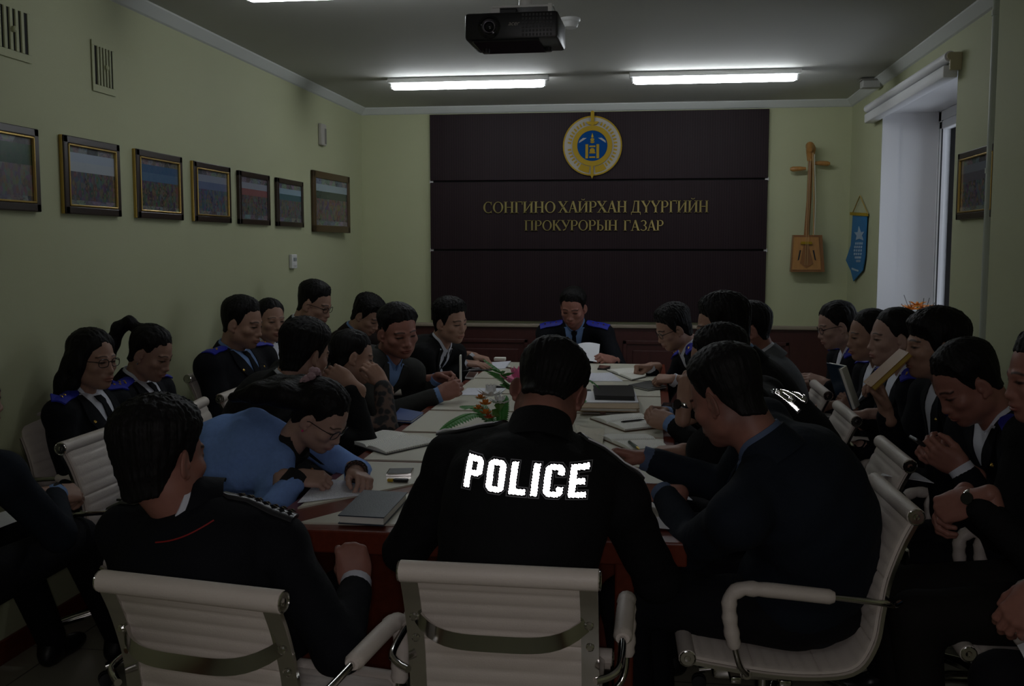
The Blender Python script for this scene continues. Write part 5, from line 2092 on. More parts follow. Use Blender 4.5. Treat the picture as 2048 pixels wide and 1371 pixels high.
# stack: brown folders, white sheets, black binder
z0 = ZT
for k, (lab, cov, th) in enumerate((('bottom kraft folder of the stack behind the police officer', M_KRAFT, .020), ('upper kraft folder of the stack behind the police officer', M_KRAFT, .018))):
    closed_book([(1158 - k * 2, 822), (1279 - k * 3, 824), (1276, 801), (1166, 800)], lab, cov, th, z=z0, name='folder', cat='folder', group='stacked document folders')
    z0 += th
c = [at(u, v, z=z0) for u, v in ((1160, 806), (1277, 806), (1270, 784), (1168, 784))]
q = MB()
q.add(*flat_quad(c, .006, z0, 0, 2))
cc = np.mean(c, axis=0)
o = q.build('paper_sheaf', M_PAPER, None, loc=(cc[0], cc[1], z0))
tag(o, 'white paper sheaf between the kraft folders and the black binder', 'paper')
z0 += .006
closed_book([(1190, 799), (1270, 801), (1266, 778), (1186, 778)], 'black binder on top of the document stack', M_BLACKC, .022, z=z0, pages=M_BLACKC, name='binder', cat='binder', group=None)
open_book([(1182, 838), (1250, 863), (1322, 855), (1270, 828)], 'open brown notebook with a pen beside the clasped hands', M_BROWNC, M_WRIT, .016)
pen(at(1242, 843, z=ZT + .024), at(1290, 838, z=ZT + .024), 'thin dark pen on the open brown notebook', M_BLACKP, M_BLACKP, .004)
open_book([(1190, 872), (1262, 903), (1336, 898), (1290, 872)], 'open handwritten notebook with a dark green pen on it', M_BROWNC, M_WRIT, .014)
pen(at(1257, 882, z=ZT + .022), at(1279, 898, z=ZT + .022), 'dark green fountain pen with a gold end', mat('green_pen', (.01, .03, .02, 1), .3), M_GOLD, .0065)
paper([(1155, 880), (1205, 888), (1210, 870), (1150, 852)], 'curled brownish papers right of the police officer neck', mat('old_paper', (.50, .46, .36, 1), .7), curl=.03)
paper([(1272, 985), (1385, 1000), (1352, 974), (1268, 962)], 'printed white sheet under the cuffs of the man in dark blue suit', M_WRITB, curl=.006)
paper([(1270, 1052), (1345, 1058), (1320, 1036), (1262, 1034)], 'white sheet at the front right corner of the table', M_PAPER)
phone([(1322, 815), (1346, 816), (1346, 808), (1326, 808)], 'black phone beside the clasped hands', M_GLOSSB, body=M_BLACKP)
o = MB().lathe([(.016, 0), (.018, .004), (.016, .012), (.010, .006)], tuple(at(1176, 783, z=ZT)), 16).build('tape_roll', mat('clear_tape', (.12, .13, .12, 1), .3), None, loc=at(1176, 783, z=ZT))
tag(o, 'tiny dark ring beside the black binder', 'ring')
o = MB().box(np.array(at(1206, 827, z=ZT)) + (0, 0, .007), (.03, .02, .014), bev=.005).build('eraser', mat('pink_rubber', (.30, .16, .13, 1), .6), None, loc=at(1206, 827, z=ZT))
tag(o, 'small pinkish eraser on the table seam below the stack', 'eraser')

# ---- artificial flower centrepieces
M_FERN = mat('fern_green', (.045, .24, .035, 1), .5)
M_LEAF = mat('leaf_green', (.08, .20, .03, 1), .5)
M_PINK = mat('pink_petal', (.80, .22, .42, 1), .6)
M_WPET = mat('white_petal', (.82, .82, .82, 1), .6)
M_YPET = mat('yellow_orange_petal', (.60, .20, .02, 1), .6)
M_RPET = mat('red_petal', (.45, .06, .02, 1), .6)


def frond(o, pts, wd, n=24, m=M_FERN):
    path = smooth_path(pts, n)
    f = MB().tube(path, [.0028] * n + [.001], n=5).build('frond', m, o, loc=o.location)
    for i in range(2, n):
        d = unit(path[i + 1] - path[i - 1]) if i < n else unit(path[i] - path[i - 1])
        sd = unit(np.cross(d, (0, 0, 1)))
        upn = np.cross(sd, d)
        t = i / n
        w_ = wd * (math.sin(PI * min(1, t * .92 + .08)) ** .7)
        for s in (-1, 1):
            tip = path[i] + sd * s * w_ + d * w_ * .35 - upn * w_ * .18
            b0, b1 = path[i] - d * .007, path[i] + d * .007
            md = (path[i] + tip) / 2
            lf = MB().add([b0, b1, md + d * .008, tip, md - d * .008, md + upn * .003, md - upn * .001], [(0, 5, 1), (1, 5, 2), (2, 5, 3), (3, 5, 4), (4, 5, 0), (0, 1, 6), (1, 2, 6), (2, 3, 6), (3, 4, 6), (4, 0, 6)])
            lf.build('leaflet', m, f, loc=o.location)
    return f


def bloom(o, c, r, m, n=12, up=.6, layers=2, cm=M_GOLDP):
    c = np.array(c, float)
    for L2 in range(layers):
        for k in range(n):
            a = 2 * PI * (k + .5 * L2) / n
            el = up * (.3 + .9 * L2)
            d = np.array([math.cos(a) * math.cos(el), math.sin(a) * math.cos(el), math.sin(el)])
            sd = unit(np.cross(d, (0, 0, 1)))
            nn = np.cross(sd, d)
            rr = r * (1 - .2 * L2)
            w_ = rr * .26
            MB().add([c, c + d * rr * .5 + sd * w_, c + d * rr + nn * rr * .15, c + d * rr * .5 - sd * w_, c + d * rr * .5 - nn * rr * .1, c + d * rr * .5 - nn * rr * .05], [(0, 4, 1), (1, 4, 2), (2, 4, 3), (3, 4, 0), (0, 1, 5), (1, 2, 5), (2, 3, 5), (3, 0, 5)]).build('petal', m, o, loc=o.location)
    MB().lathe([(r * .2, -r * .05), (r * .22, r * .1), (r * .02, r * .22)], c, 10).build('flower_centre', cm, o, loc=o.location)


f1 = empty('flower_centrepiece', (-.56, 3.92, ZT), 'low arrangement of white and orange flowers with ferns, left of the police officer', 'flowers', 'artificial flower centrepieces')
M_POT = mat('basket_pot', (.18, .12, .06, 1), .6)
MB().lathe([(.05, 0), (.075, .05), (.08, .07), (.07, .072), (.04, .03)], tuple(f1.location), 18).build('pot', M_POT, f1, smooth=True, loc=f1.location)
b0 = np.array([-.57, 3.92, ZT + .07])
P4 = lambda u, v, y: np.array(at(u, v, y=y))
frond(f1, [b0, P4(955, 828, 3.88), P4(915, 838, 3.82), P4(878, 862, 3.76)], .058)
frond(f1, [b0, P4(965, 815, 3.95), P4(945, 812, 3.98), P4(920, 812, 4.0)], .062)
frond(f1, [b0, P4(1005, 805, 3.95), P4(1012, 790, 4.0)], .03)
bloom(f1, P4(982, 790, 3.97), .062, M_WPET, 9, .8, 2, M_WPET)
bloom(f1, P4(1000, 805, 3.95), .05, M_WPET, 9, .6, 2)
bloom(f1, P4(962, 797, 3.97), .035, M_WPET, 8, .6, 1)
bloom(f1, P4(961, 796, 3.94), .026, M_YPET, 9, .7, 2)
bloom(f1, P4(971, 808, 3.90), .032, M_YPET, 9, .7, 2)
bloom(f1, P4(957, 817, 3.88), .026, M_YPET, 9, .7, 2)
bloom(f1, P4(972, 826, 3.86), .030, M_YPET, 9, .6, 2)
bloom(f1, P4(978, 835, 3.85), .026, M_RPET, 9, .6, 2)
for (u, v, uu, vv) in ((1000, 822, 998, 796), (985, 835, 1000, 815), (970, 840, 990, 842)):
    a, b = P4(u, v, 3.92), P4(uu, vv, 3.95)
    d = b - a
    sd = unit(np.cross(d, (0, 1, 0))) * .022
    MB().add([a, (a + b) / 2 + sd, b, (a + b) / 2 - sd, (a + b) / 2 + np.array([0, -.006, 0]), (a + b) / 2 + np.array([0, .003, 0])], [(0, 1, 4), (1, 2, 4), (2, 3, 4), (3, 0, 4), (1, 0, 5), (2, 1, 5), (3, 2, 5), (0, 3, 5)]).build('leaf', M_LEAF, f1, loc=f1.location)
f2 = empty('flower_centrepiece', (-.47, 4.66, ZT), 'farther arrangement with a big pink bloom and an upright fern', 'flowers', 'artificial flower centrepieces')
MB().lathe([(.05, 0), (.075, .05), (.08, .07), (.07, .072), (.04, .03)], tuple(f2.location), 18).build('pot', M_POT, f2, smooth=True, loc=f2.location)
b0 = np.array([-.48, 4.66, ZT + .07])
frond(f2, [b0, P4(1012, 765, 4.62), P4(1000, 742, 4.6), P4(966, 718, 4.58)], .095)
frond(f2, [b0, P4(1015, 775, 4.6), P4(1008, 768, 4.58), P4(1004, 772, 4.56)], .04)
frond(f2, [b0, P4(1165, 764, 4.7), P4(1185, 764, 4.7), P4(1200, 778, 4.7)], .03)
frond(f2, [b0, P4(1160, 800, 4.6), P4(1168, 805, 4.55)], .03)
bloom(f2, P4(1040, 764, 4.6), .105, M_PINK, 12, .7, 3, M_PINK)
bloom(f2, P4(1085, 775, 4.66), .06, M_WPET, 9, .6, 2)

# ------------------------------------------------------------------ retroreflective lettering
GL = {
    'P': ([(0, 0), (0, 1), (.50, 1), (.64, .86), (.64, .52), (.50, .38), (.24, .38), (.24, 0)], [[(.24, .58), (.24, .80), (.40, .80), (.40, .58)]]),
    'O': ([(.14, 0), (0, .14), (0, .86), (.14, 1), (.50, 1), (.64, .86), (.64, .14), (.50, 0)], [[(.24, .20), (.40, .20), (.40, .80), (.24, .80)]]),
    'L': ([(0, 0), (0, 1), (.24, 1), (.24, .21), (.56, .21), (.56, 0)], []),
    'I': ([(0, 0), (0, 1), (.24, 1), (.24, 0)], []),
    'C': ([(.14, 0), (0, .14), (0, .86), (.14, 1), (.50, 1), (.64, .86), (.64, .66), (.40, .66), (.40, .80), (.24, .80), (.24, .20), (.40, .20), (.40, .34), (.64, .34), (.64, .14), (.50, 0)], []),
    'E': ([(0, 0), (0, 1), (.58, 1), (.58, .80), (.24, .80), (.24, .61), (.52, .61), (.52, .40), (.24, .40), (.24, .20), (.58, .20), (.58, 0)], []),
}
M_RETRO = mat('retroreflective_prism_film', (.93, .93, .93, 1), .02, 1.0)
M_STITCH = mat('silver_stitching', (.20, .20, .22, 1), .6)


def inpoly(px, py, poly):
    c = np.zeros(px.shape, bool)
    n = len(poly)
    for i in range(n):
        (x0, y0), (x1, y1) = poly[i], poly[(i + 1) % n]
        if y0 == y1:
            continue
        t = ((y0 > py) != (y1 > py)) & (px < (x1 - x0) * (py - y0) / (y1 - y0) + x0)
        c ^= t
    return c


def offset_poly(poly, d):
    out = []
    n = len(poly)
    area = sum(poly[i][0] * poly[(i + 1) % n][1] - poly[(i + 1) % n][0] * poly[i][1] for i in range(n))
    sg = 1 if area > 0 else -1
    for i in range(n):
        a, b, c = (np.array(poly[(i + k) % n], float) for k in (-1, 0, 1))
        u, v = unit(b - a), unit(c - b)
        n1, n2 = np.array([u[1], -u[0]]) * sg, np.array([v[1], -v[0]]) * sg
        m = unit(n1 + n2)
        out.append(tuple(b + m * d / max(.4, m @ n1)))
    return out


def police(pr, center, ax, ay, h, name='POLICE', a=.0017, lim=.25):
    """Cube-corner prism film letters that send the camera flash back, edged with silver stitching, laid on the back of the jacket."""
    n = unit(np.cross(ax, ay))                       # points out of the back, towards the viewer
    g = unit(ay - ax * (ay @ ax))
    e = []
    for k in range(3):
        t = 2 * PI * k / 3 + .3
        e.append(n / math.sqrt(3) + math.sqrt(2 / 3) * (math.cos(t) * ax + math.sin(t) * g))
    widths = [max(p[0] for p in GL[c][0]) for c in name]
    gap = .14
    tot = sum(widths) + gap * (len(name) - 1)
    x = -tot / 2
    for c, w_ in zip(name, widths):
        poly = [((p[0] + x) * h, (p[1] - .5) * h) for p in GL[c][0]]
        holes = [[((p[0] + x) * h, (p[1] - .5) * h) for p in q] for q in GL[c][1]]
        V, F = [], []
        # lattice of cube corners: integer points with i + j + k = 0
        R = int(h * 1.2 / a) + 4
        cx, cy = (x + w_ / 2) * h, 0.0
        ii, jj = np.meshgrid(np.arange(-R, R + 1), np.arange(-R, R + 1), indexing='ij')
        kk = -ii - jj
        P = (ii[..., None] * e[0] + jj[..., None] * e[1] + kk[..., None] * e[2]) * a
        qx, qy = P @ ax + cx, P @ g + cy
        m = inpoly(qx, qy, offset_poly(poly, -.0013))
        for q in holes:
            m &= ~inpoly(qx, qy, offset_poly(q, .0013))
        for X, Y in zip(qx[m], qy[m]):
            o = center + ax * X + g * Y
            hit = pr.bvh.ray_cast(Vector(o + n * .3), Vector(-n))
            if hit[0] is None or abs((np.array(hit[0]) - center) @ n) > lim:
                continue
            b = np.array(hit[0]) + n * .0035
            i0 = len(V)
            V += [b, b + a * e[0], b + a * e[1], b + a * e[2], b + a * (e[0] + e[1]), b + a * (e[1] + e[2]), b + a * (e[0] + e[2])]
            F += [(i0, i0 + 1, i0 + 4, i0 + 2), (i0, i0 + 2, i0 + 5, i0 + 3), (i0, i0 + 3, i0 + 6, i0 + 1)]
        if F:
            q = MB()
            q.v, q.f = [tuple(v) for v in V], F
            lo = q.build('reflective_letter', M_RETRO, pr.root, loc=pr.loc)
            q = MB()
            for loop, sg in [(poly, 1)] + [(t, -1) for t in holes]:
                A_ = offset_poly(loop, sg * .0020)
                B_ = offset_poly(loop, sg * .0042)
                N = len(A_)
                pts = []
                for i in range(N):
                    for t in np.linspace(0, 1, 5)[:-1]:
                        pts.append([np.array(S_[i]) * (1 - t) + np.array(S_[(i + 1) % N]) * t for S_ in (A_, B_)])
                vv = []
                for pa, pb in pts:
                    for p in (pa, pb):
                        o = center + ax * p[0] + g * p[1]
                        hit = pr.bvh.ray_cast(Vector(o + n * .3), Vector(-n))
                        ok = hit[0] is not None and abs((np.array(hit[0]) - center) @ n) < lim
                        vv.append(np.array(hit[0]) + n * .0035 if ok else None)
                M = len(pts)
                ff = [(2 * i, 2 * i + 1, 2 * ((i + 1) % M) + 1, 2 * ((i + 1) % M)) for i in range(M)]
                ff = [f for f in ff if all(vv[k] is not None for k in f)]
                if not ff:
                    continue
                use = sorted({k for f in ff for k in f})
                new = {k: i for i, k in enumerate(use)}
                q.add([vv[k] for k in use], [tuple(new[k] for k in f) for f in ff])
            if q.f:
                q.build('stitched_outline', M_STITCH, lo, loc=pr.loc)
        x += w_ + gap


def cam_hit(pr, u, v):
    d = unit(_F + _R * (u - 1024) / FPX - _U * (v - 685.5) / FPX)
    h = pr.bvh.ray_cast(Vector(CAM), Vector(d))
    return np.array(h[0]) if h[0] is not None else None


V3 = lambda *a: np.array(a, float)
# ------------------------------------------------------------------ the three at the near end
M_DSHIRT = mat('grey_blue_shirt', (.075, .11, .20, 1), .8)
M_BOARDK = mat('black_board_silver', (.02, .02, .024, 1), .3)
f2p = person('person in a black jacket with large reflective lettering on the back, middle foreground', at(1100, 782, y=2.66), hd=(-2, 46, 10), yaw=1, seat=(-.33, 2.50), skin=1, style='spiky', size=1.06, fat=1.06, wid=1.10, bulk=1.2, neck=.15,
             jacket=POLICE, board=(M_BOARDK, 'plain'), collar=True, res=.009, fold=.0035, stubble=.55, hunch=.07, shoulder_drop=(.072, .045), pants=PANTS,
             hands={'R': (V3(-.16, 2.93, .815), V3(-.7, .6, 0), V3(0, .2, 1), 'curl', V3(.55, -.35, -.8)), 'L': (V3(-.50, 2.93, .815), V3(.7, .6, 0), V3(0, .2, 1), 'curl', V3(-.55, -.35, -.8))})
chair_at(at(998, 1150, z=.861)[0] + .004, at(998, 1150, z=.861)[1] + .345, 1, 'cream ribbed chair in the middle foreground, under the police jacket')
c = cam_hit(f2p, 1047, 957)
if c is not None:
    back = f2p.fw
    ax = unit(f2p.rt * math.cos(math.radians(-3)) - f2p.up * math.sin(math.radians(-3)))
    ax = unit(ax - f2p.up * 0)
    police(f2p, c, ax, unit(f2p.up - ax * (f2p.up @ ax)), .073)

f1p = person('person in dark uniform with silver shoulder boards, back turned, left foreground', at(326, 914, y=2.34), hd=(22, 4, -4), yaw=8, seat=(-1.07, 2.40), shoulder_drop=(.06, .0), nb=at(376, 1016, y=2.36), skin=1, style='thick', size=1.10, wid=1.03, lean=.05,
             jacket=NAVY, shirt=M_SHIRT, board=(M_BOARDK, 'silver'), stars=3, res=.009, fold=.0035, open_v=.2, tie=M_TIE, cuff=M_SHIRT, hunch=.03,
             hands={'R': (at(704, 1112, y=2.52), V3(-.25, .35, .85), V3(.25, -.85, .35), 'fist', V3(.8, -.5, -.8)), 'L': None})
pp = []
for xx in np.linspace(-.01, .12, 12):
    h_ = f1p.bvh.ray_cast(Vector(f1p.Nb + f1p.rt * xx - f1p.up * (.030 - 1.6 * xx * xx) - f1p.fw * .4), Vector(f1p.fw))
    if h_[0] is not None:
        pp.append(np.array(h_[0]) - f1p.fw * .003)
if len(pp) > 3:
    MB().tube(pp, .002, n=6).build('red_piping', mat('red_piping', (.30, .01, .01, 1), .7), f1p.root, loc=f1p.loc)
chair_at(at(377, 1182, z=.861)[0] + .06, at(377, 1182, z=.861)[1] + .342, 10, 'cream ribbed chair at the left foreground, under the man with silver shoulder boards')

f3p = person('person in dark blue suit with grey-blue cuffs at the front right table corner', at(1452, 792, y=2.80), hd=(-50, 24, -4), yaw=-76, seat=(.42, 2.92), skin=1, style='fade', size=1.06, wid=1.12, bulk=1.12,
             jacket=DKBLUE, shirt=M_DSHIRT, res=.0095, fold=.0035, stubble=.5, open_v=.14, cuff=M_DSHIRT, hunch=.09, lapel=True,
             hands={'L': (at(1283, 985, z=.805), V3(-.9, .35, -.1), V3(-.1, -.35, .9), 'curl', V3(.1, -.6, -.8)), 'R': (at(1243, 907, y=3.18), V3(-.95, .0, .15), V3(.1, .3, .9), 'hold', V3(.2, .5, -.8))})
chair_at(.335, 2.90, -92, 'cream ribbed chair with chrome arms turned sideways at the right foreground')

# ------------------------------------------------------------------ left side of the table
SCR = mat('pink_scrunchie', (.40, .26, .29, 1), .8, bump=.4, bscale=80)
t1 = person('person in light blue cardigan and glasses bent low, writing at the table', at(643, 832, y=3.36), hd=(98, 38, 6), yaw=86, seat=(-1.66, 3.46), fem=True, skin=2, style='halfup', size=1.02,
            jacket=CARDI, collar=False, glasses=True, res=.0095, fold=.006, hunch=.10, earring=mat('pink_bead', (.6, .05, .2, 1), .3), pants=PANTS,
            hands={'R': (at(640, 958, z=.80), V3(.85, .15, -.1), V3(.25, -.5, .8), 'write', V3(-.3, -.9, -.6)), 'L': (at(728, 957, z=.80), V3(.55, -.75, -.12), V3(.3, .2, .9), 'curl', V3(.2, .9, -.5))})
for i in ('R', 'L'):
    d_ = unit(t1.W[i] - t1.E[i])
    MB().tube([t1.W[i] - d_ * .05, t1.W[i] - d_ * .02, t1.W[i] + d_ * .006], [.041, .0395, .0385], n=16).build('knit_cuff', mat('black_knit', (.008, .008, .009, 1), .9), t1.root, smooth=True, loc=t1.loc)
for k, mm in enumerate((M_SILV, mat('brown_beads', (.05, .02, .015, 1), .4))):
    q = MB()
    d_ = unit(t1.W['L'] - t1.E['L'])
    c = t1.W['L'] + d_ * (.012 + .012 * k)
    x_ = unit(np.cross(d_, (0, 0, 1)))
    y_ = np.cross(x_, d_)
    for j in range(18):
        a = 2 * PI * j / 18
        q.lathe([(.001, -.005), (.0045, -.003), (.0045, .003), (.001, .005)], c + (x_ * math.cos(a) + y_ * math.sin(a)) * .030, 6)
    q.build('bead_bracelet', mm, t1.root, loc=t1.loc)
q = MB()
cs = t1.Hc + t1.HR @ V3(0, -.108, .085)
for j in range(9):
    a = 2 * PI * j / 9
    p = t1.HR @ V3(.027 * math.cos(a), 0.006 * math.sin(3 * a), .027 * math.sin(a))
    q.lathe([(.002, -.016), (.013, -.01), (.017, 0), (.013, .01), (.002, .016)], cs + p, 8)
q.build('scrunchie', SCR, t1.root, smooth=True, loc=t1.loc)
# dark knit top inside the cardigan
rows = [(-t, -.045 - .02 * (1 - t / .24), .045 + .02 * (1 - t / .24)) for t in np.linspace(-.005, .24, 9)]
sheet('black_top', drape(t1.bvh, t1.Nb, t1.rt, t1.up, -t1.fw, rows, 6, .005, .004), mat('black_knit', (.008, .008, .009, 1), .9), t1.root, t1.loc)
for rr in (.058, .050):
    MB().tube([t1.Nb - t1.up * .03, t1.Nb + t1.up * .03 + t1.fw * .012], [rr + .012, rr], n=18, caps=False).build('high_neck', mat('black_knit', (.008, .008, .009, 1), .9), t1.root, smooth=True, loc=t1.loc)
seat_of(t1, 90, 'cream ribbed chair behind the woman in the blue cardigan', .0)

t2 = person('person in black suit with a hand at the face, behind the woman in blue', at(612, 705, y=4.10), hd=(34, 14, 4), yaw=66, seat=(-1.66, 4.18), skin=0, style='thick', size=1.04, wid=1.05, jacket=BLACK, shirt=M_SHIRT, fold=.003, hunch=.06,
            hands={'R': (at(672, 748, y=4.06), V3(-.75, .1, .45), V3(.2, -.95, .2), 'curl', V3(.5, -.1, -.9))})
seat_of(t2, 82, 'cream ribbed chair whose back corner shows beside the blue cardigan shoulder', .05)


def lace_mat():
    m = bpy.data.materials.new('black_lace')
    m.use_nodes = True
    nt = m.node_tree
    b = nt.nodes['Principled BSDF']
    b.inputs['Roughness'].default_value = .8
    tc = nt.nodes.new('ShaderNodeTexCoord')
    v = nt.nodes.new('ShaderNodeTexVoronoi')
    v.inputs['Scale'].default_value = 34
    n = nt.nodes.new('ShaderNodeTexNoise')
    n.inputs['Scale'].default_value = 22
    nt.links.new(tc.outputs['Object'], v.inputs[0])
    nt.links.new(tc.outputs['Object'], n.inputs[0])
    mu = nt.nodes.new('ShaderNodeMath')
    mu.operation = 'MULTIPLY'
    nt.links.new(v.outputs[0], mu.inputs[0])
    nt.links.new(n.outputs[0], mu.inputs[1])
    rp = nt.nodes.new('ShaderNodeValToRGB')
    rp.color_ramp.elements[0].position = .22
    rp.color_ramp.elements[1].position = .34
    rp.color_ramp.elements[0].color = (.007, .007, .008, 1)
    rp.color_ramp.elements[1].color = (.10, .06, .045, 1)
    nt.links.new(mu.outputs[0], rp.inputs[0])
    nt.links.new(rp.outputs[0], b.inputs['Base Color'])
    return m


t3 = person('person in a black lace top resting a cheek on one hand', at(706, 714, y=4.62), hd=(66, 12, -8), yaw=80, seat=(-1.66, 4.66), fem=True, skin=0, style='tied', size=1.05, jacket=lace_mat(), collar=False, hunch=.07,
            hands={'R': (at(744, 738, y=4.52), V3(-.6, -.05, .75), V3(.55, -.75, .2), 'curl', V3(.3, -.5, -.8))})
seat_of(t3, 88, 'cream ribbed chair under the person in the lace top', .05)

t4 = person('person in dark grey suit and blue shirt holding up a phone at the table', at(797, 662, y=5.30), hd=(138, 14, 6), yaw=112, seat=(-1.62, 5.38), skin=1, style='fade', size=1.12, fat=1.10, wid=1.1, bulk=1.1, jacket=GREY, shirt=M_SHIRTB, cuff=M_SHIRTB, hunch=.06, fold=.003, open_v=.16,
            hands={'R': (at(905, 778, z=.835), V3(.85, .25, .35), V3(-.1, -.95, .2), 'hold', V3(0, -.6, -.9)), 'L': (at(897, 755, y=5.62), V3(.85, -.1, .1), V3(-.2, .8, .5), 'hold')})
seat_of(t4, 100, 'cream ribbed chair under the person in the dark grey suit', .08)

t5 = person('person in black suit, white shirt and black tie at the far left table end', at(902, 642, y=6.25), hd=(122, 10, 4), yaw=108, seat=(-1.56, 6.35), skin=0, style='thick', size=1.08, wid=1.05, jacket=BLACK, shirt=M_SHIRT, tie=M_TIE, cuff=M_SHIRT, open_v=.30, hunch=.06,
            hands={'R': (at(950, 728, z=.80), V3(.9, .1, -.1), V3(.1, -.2, .9), 'flat'), 'L': (at(968, 717, z=.81), V3(.9, -.3, -.15), V3(.1, 0, 1), 'curl')})
seat_of(t5, 98, 'cream ribbed chair under the person in black suit and tie', .08)

# ------------------------------------------------------------------ chairman
cp_ = person('person in uniform with blue three-star boards reading papers at the table head', at(1146, 614, y=7.38), hd=(190, 24, -3), yaw=183, lean=.16, skin=1, style='short', size=1.10, wid=1.05, jacket=NAVY, shirt=M_SHIRTB, tie=M_TIE, board=(M_EPA, 'row'), stars=3, badge=True, cuff=None, open_v=.33,
             hands={'R': (at(1128, 716, y=7.02), V3(.5, -.8, .2), V3(-.6, -.2, .7), 'hold'), 'L': (at(1208, 716, y=7.02), V3(-.6, -.7, .2), V3(.6, -.2, .7), 'hold')})
seat_of(cp_, 180, 'cream ribbed chair of the chairman at the head of the table')

# ------------------------------------------------------------------ right side of the table
r4 = person('person in a police jacket with a steel watch, leaning the face on one hand', at(1436, 726, y=3.55), hd=(-66, 18, 10), yaw=-58, seat=(.50, 3.55), skin=0, style='spiky', size=1.04, wid=1.08, bulk=1.1, jacket=POLICE, fold=.003, hunch=.09, watch='L',
            hands={'L': (at(1375, 766, y=3.46), V3(.12, .08, 1), V3(-.75, -.6, .0), 'relax', V3(.7, -.1, -.8)), 'R': (V3(.06, 3.75, .81), V3(-1, -.2, 0), V3(0, 0, 1), 'fist')})
seat_of(r4, -90, 'cream ribbed chair behind the police jacket with the watch', .02)
c = cam_hit(r4, 1577, 800)
if c is not None:
    g_ = unit(r4.up * 1.0 - _F * .0)
    nn = unit(-r4.fw * .5 - _F * .9)
    ax = unit(r4.rt - nn * (r4.rt @ nn))
    ay = np.cross(nn, ax)
    police(r4, c + ax * .13, ax, ay, .072, lim=.10)
r2 = person('person in black suit with clasped hands on the right side of the table', at(1442, 655, y=4.38), hd=(-86, 12, 4), yaw=-86, seat=(.52, 4.40), skin=0, style='thick', size=1.06, jacket=BLACK, shirt=M_SHIRTB, cuff=M_SHIRTB, hunch=.07,
            hands={'L': (at(1312, 836, z=.825), V3(-.8, .5, .15), V3(-.35, -.75, .5), 'fist', V3(.2, -.4, -.8)), 'R': (at(1303, 826, z=.825), V3(-.75, -.55, .15), V3(-.5, .6, .6), 'fist', V3(.2, .5, -.8))})
seat_of(r2, -90, 'cream ribbed chair behind the person with clasped hands', .04)
r3 = person('person in light grey jacket half hidden at the right side of the table', at(1497, 657, y=5.12), hd=(-92, 8, 0), yaw=-90, seat=(.60, 5.12), skin=1, style='short', size=1.02, jacket=LGREY, shirt=M_SHIRT)
seat_of(r3, -90, 'cream ribbed chair under the person in light grey jacket')
r1 = person('person in uniform and glasses writing at the far right end of the table', at(1345, 655, y=6.18), hd=(-106, 26, -4), yaw=-100, seat=(.52, 6.20), skin=0, style='thick', size=1.04, jacket=NAVY, shirt=M_SHIRT, board=(M_EPA, 'tri'), stars=2, badge=True, glasses=True, cuff=M_SHIRT, hunch=.08,
            hands={'R': (at(1278, 733, z=.82), V3(-.9, -.3, .0), V3(-.1, .1, .9), 'fist'), 'L': (at(1322, 757, z=.82), V3(-.85, .2, .0), V3(0, -.4, .9), 'write')})
seat_of(r1, -95, 'cream ribbed chair under the far right officer in glasses', .06)

# ------------------------------------------------------------------ row along the left wall
LC = []
l0 = person('person at the left edge of the picture with a watch and paper on the lap', at(-68, 792, y=2.78), hd=(30, 5, 0), yaw=8, seat=(-2.06, 2.55), skin=0, style='thick', size=1.02, jacket=DKBLUE, shirt=M_SHIRTB, cuff=M_SHIRTB, watch='R', pants=PANTS,
            knee={'R': V3(-1.93, 3.20, .56), 'L': V3(-2.17, 3.18, .56)}, foot={'R': V3(-1.97, 3.52, .10), 'L': V3(-2.2, 3.45, .10)},
            hands={'R': (at(146, 985, y=3.14), V3(.35, .9, -.15), V3(.5, -.3, .8), 'curl', V3(.6, -.2, -.8)), 'L': None})
LC.append(chair_at(-2.09, 2.36, 2, 'cream ribbed chair at the left edge of the picture'))
l1 = person('person with long black hair and glasses in uniform by the left wall', at(186, 718, y=3.80), hd=(106, 4, 0), yaw=96, lean=-.08, hunch=.02, fem=True, skin=0, style='long', size=1.02, jacket=NAVY, shirt=M_SHIRT, tie=M_TIE, board=(M_EPA, 'tri'), stars=1 and 2, badge=True, glasses=True, open_v=.24)
LC.append(seat_of(l1, 92, 'cream ribbed chair under the woman with long hair'))
l2 = person('person with a high ponytail looking down in uniform by the left wall', at(303, 705, y=4.25), hd=(94, 24, 0), yaw=92, lean=-.07, hunch=.02, fem=True, skin=0, style='pony', size=1.02, jacket=NAVY, shirt=M_SHIRT, tie=M_TIE, board=(M_EPA, 'tri'), stars=3, open_v=.20, earring=M_CHROME)
LC.append(seat_of(l2, 90, 'cream ribbed chair under the woman with the ponytail'))
l3 = person('person with short hair and blue three-star boards by the left wall', at(486, 645, y=5.05), hd=(97, 12, 0), yaw=104, lean=-.12, hunch=.03, skin=0, style='short', size=1.06, wid=1.12, jacket=NAVY, shirt=M_SHIRTB, tie=M_TIE, board=(M_EPA, 'tri'), stars=3, badge=True, open_v=.2, fold=.003)
LC.append(seat_of(l3, 95, 'cream ribbed chair under the man with three-star boards by the left wall'))
l4 = person('person in white shirt collar and uniform glancing at the camera by the left wall', at(541, 640, y=5.55), hd=(132, 2, 0), yaw=108, lean=-.06, hunch=.02, fem=True, skin=0, style='bun', size=1.04, jacket=NAVY, shirt=M_SHIRT, board=(M_EPA, 'tri'), stars=2, open_v=.24)
LC.append(seat_of(l4, 95, 'cream ribbed chair under the woman glancing at the camera'))
l5 = person('tall person in black suit and glasses looking down by the left wall', at(630, 607, y=6.10), hd=(98, 20, 0), yaw=96, lean=.04, skin=0, style='fade', size=1.08, jacket=BLACK, shirt=M_SHIRT, glasses=True, open_v=.2)
LC.append(seat_of(l5, 92, 'cream ribbed chair under the tall man in black suit by the left wall'))
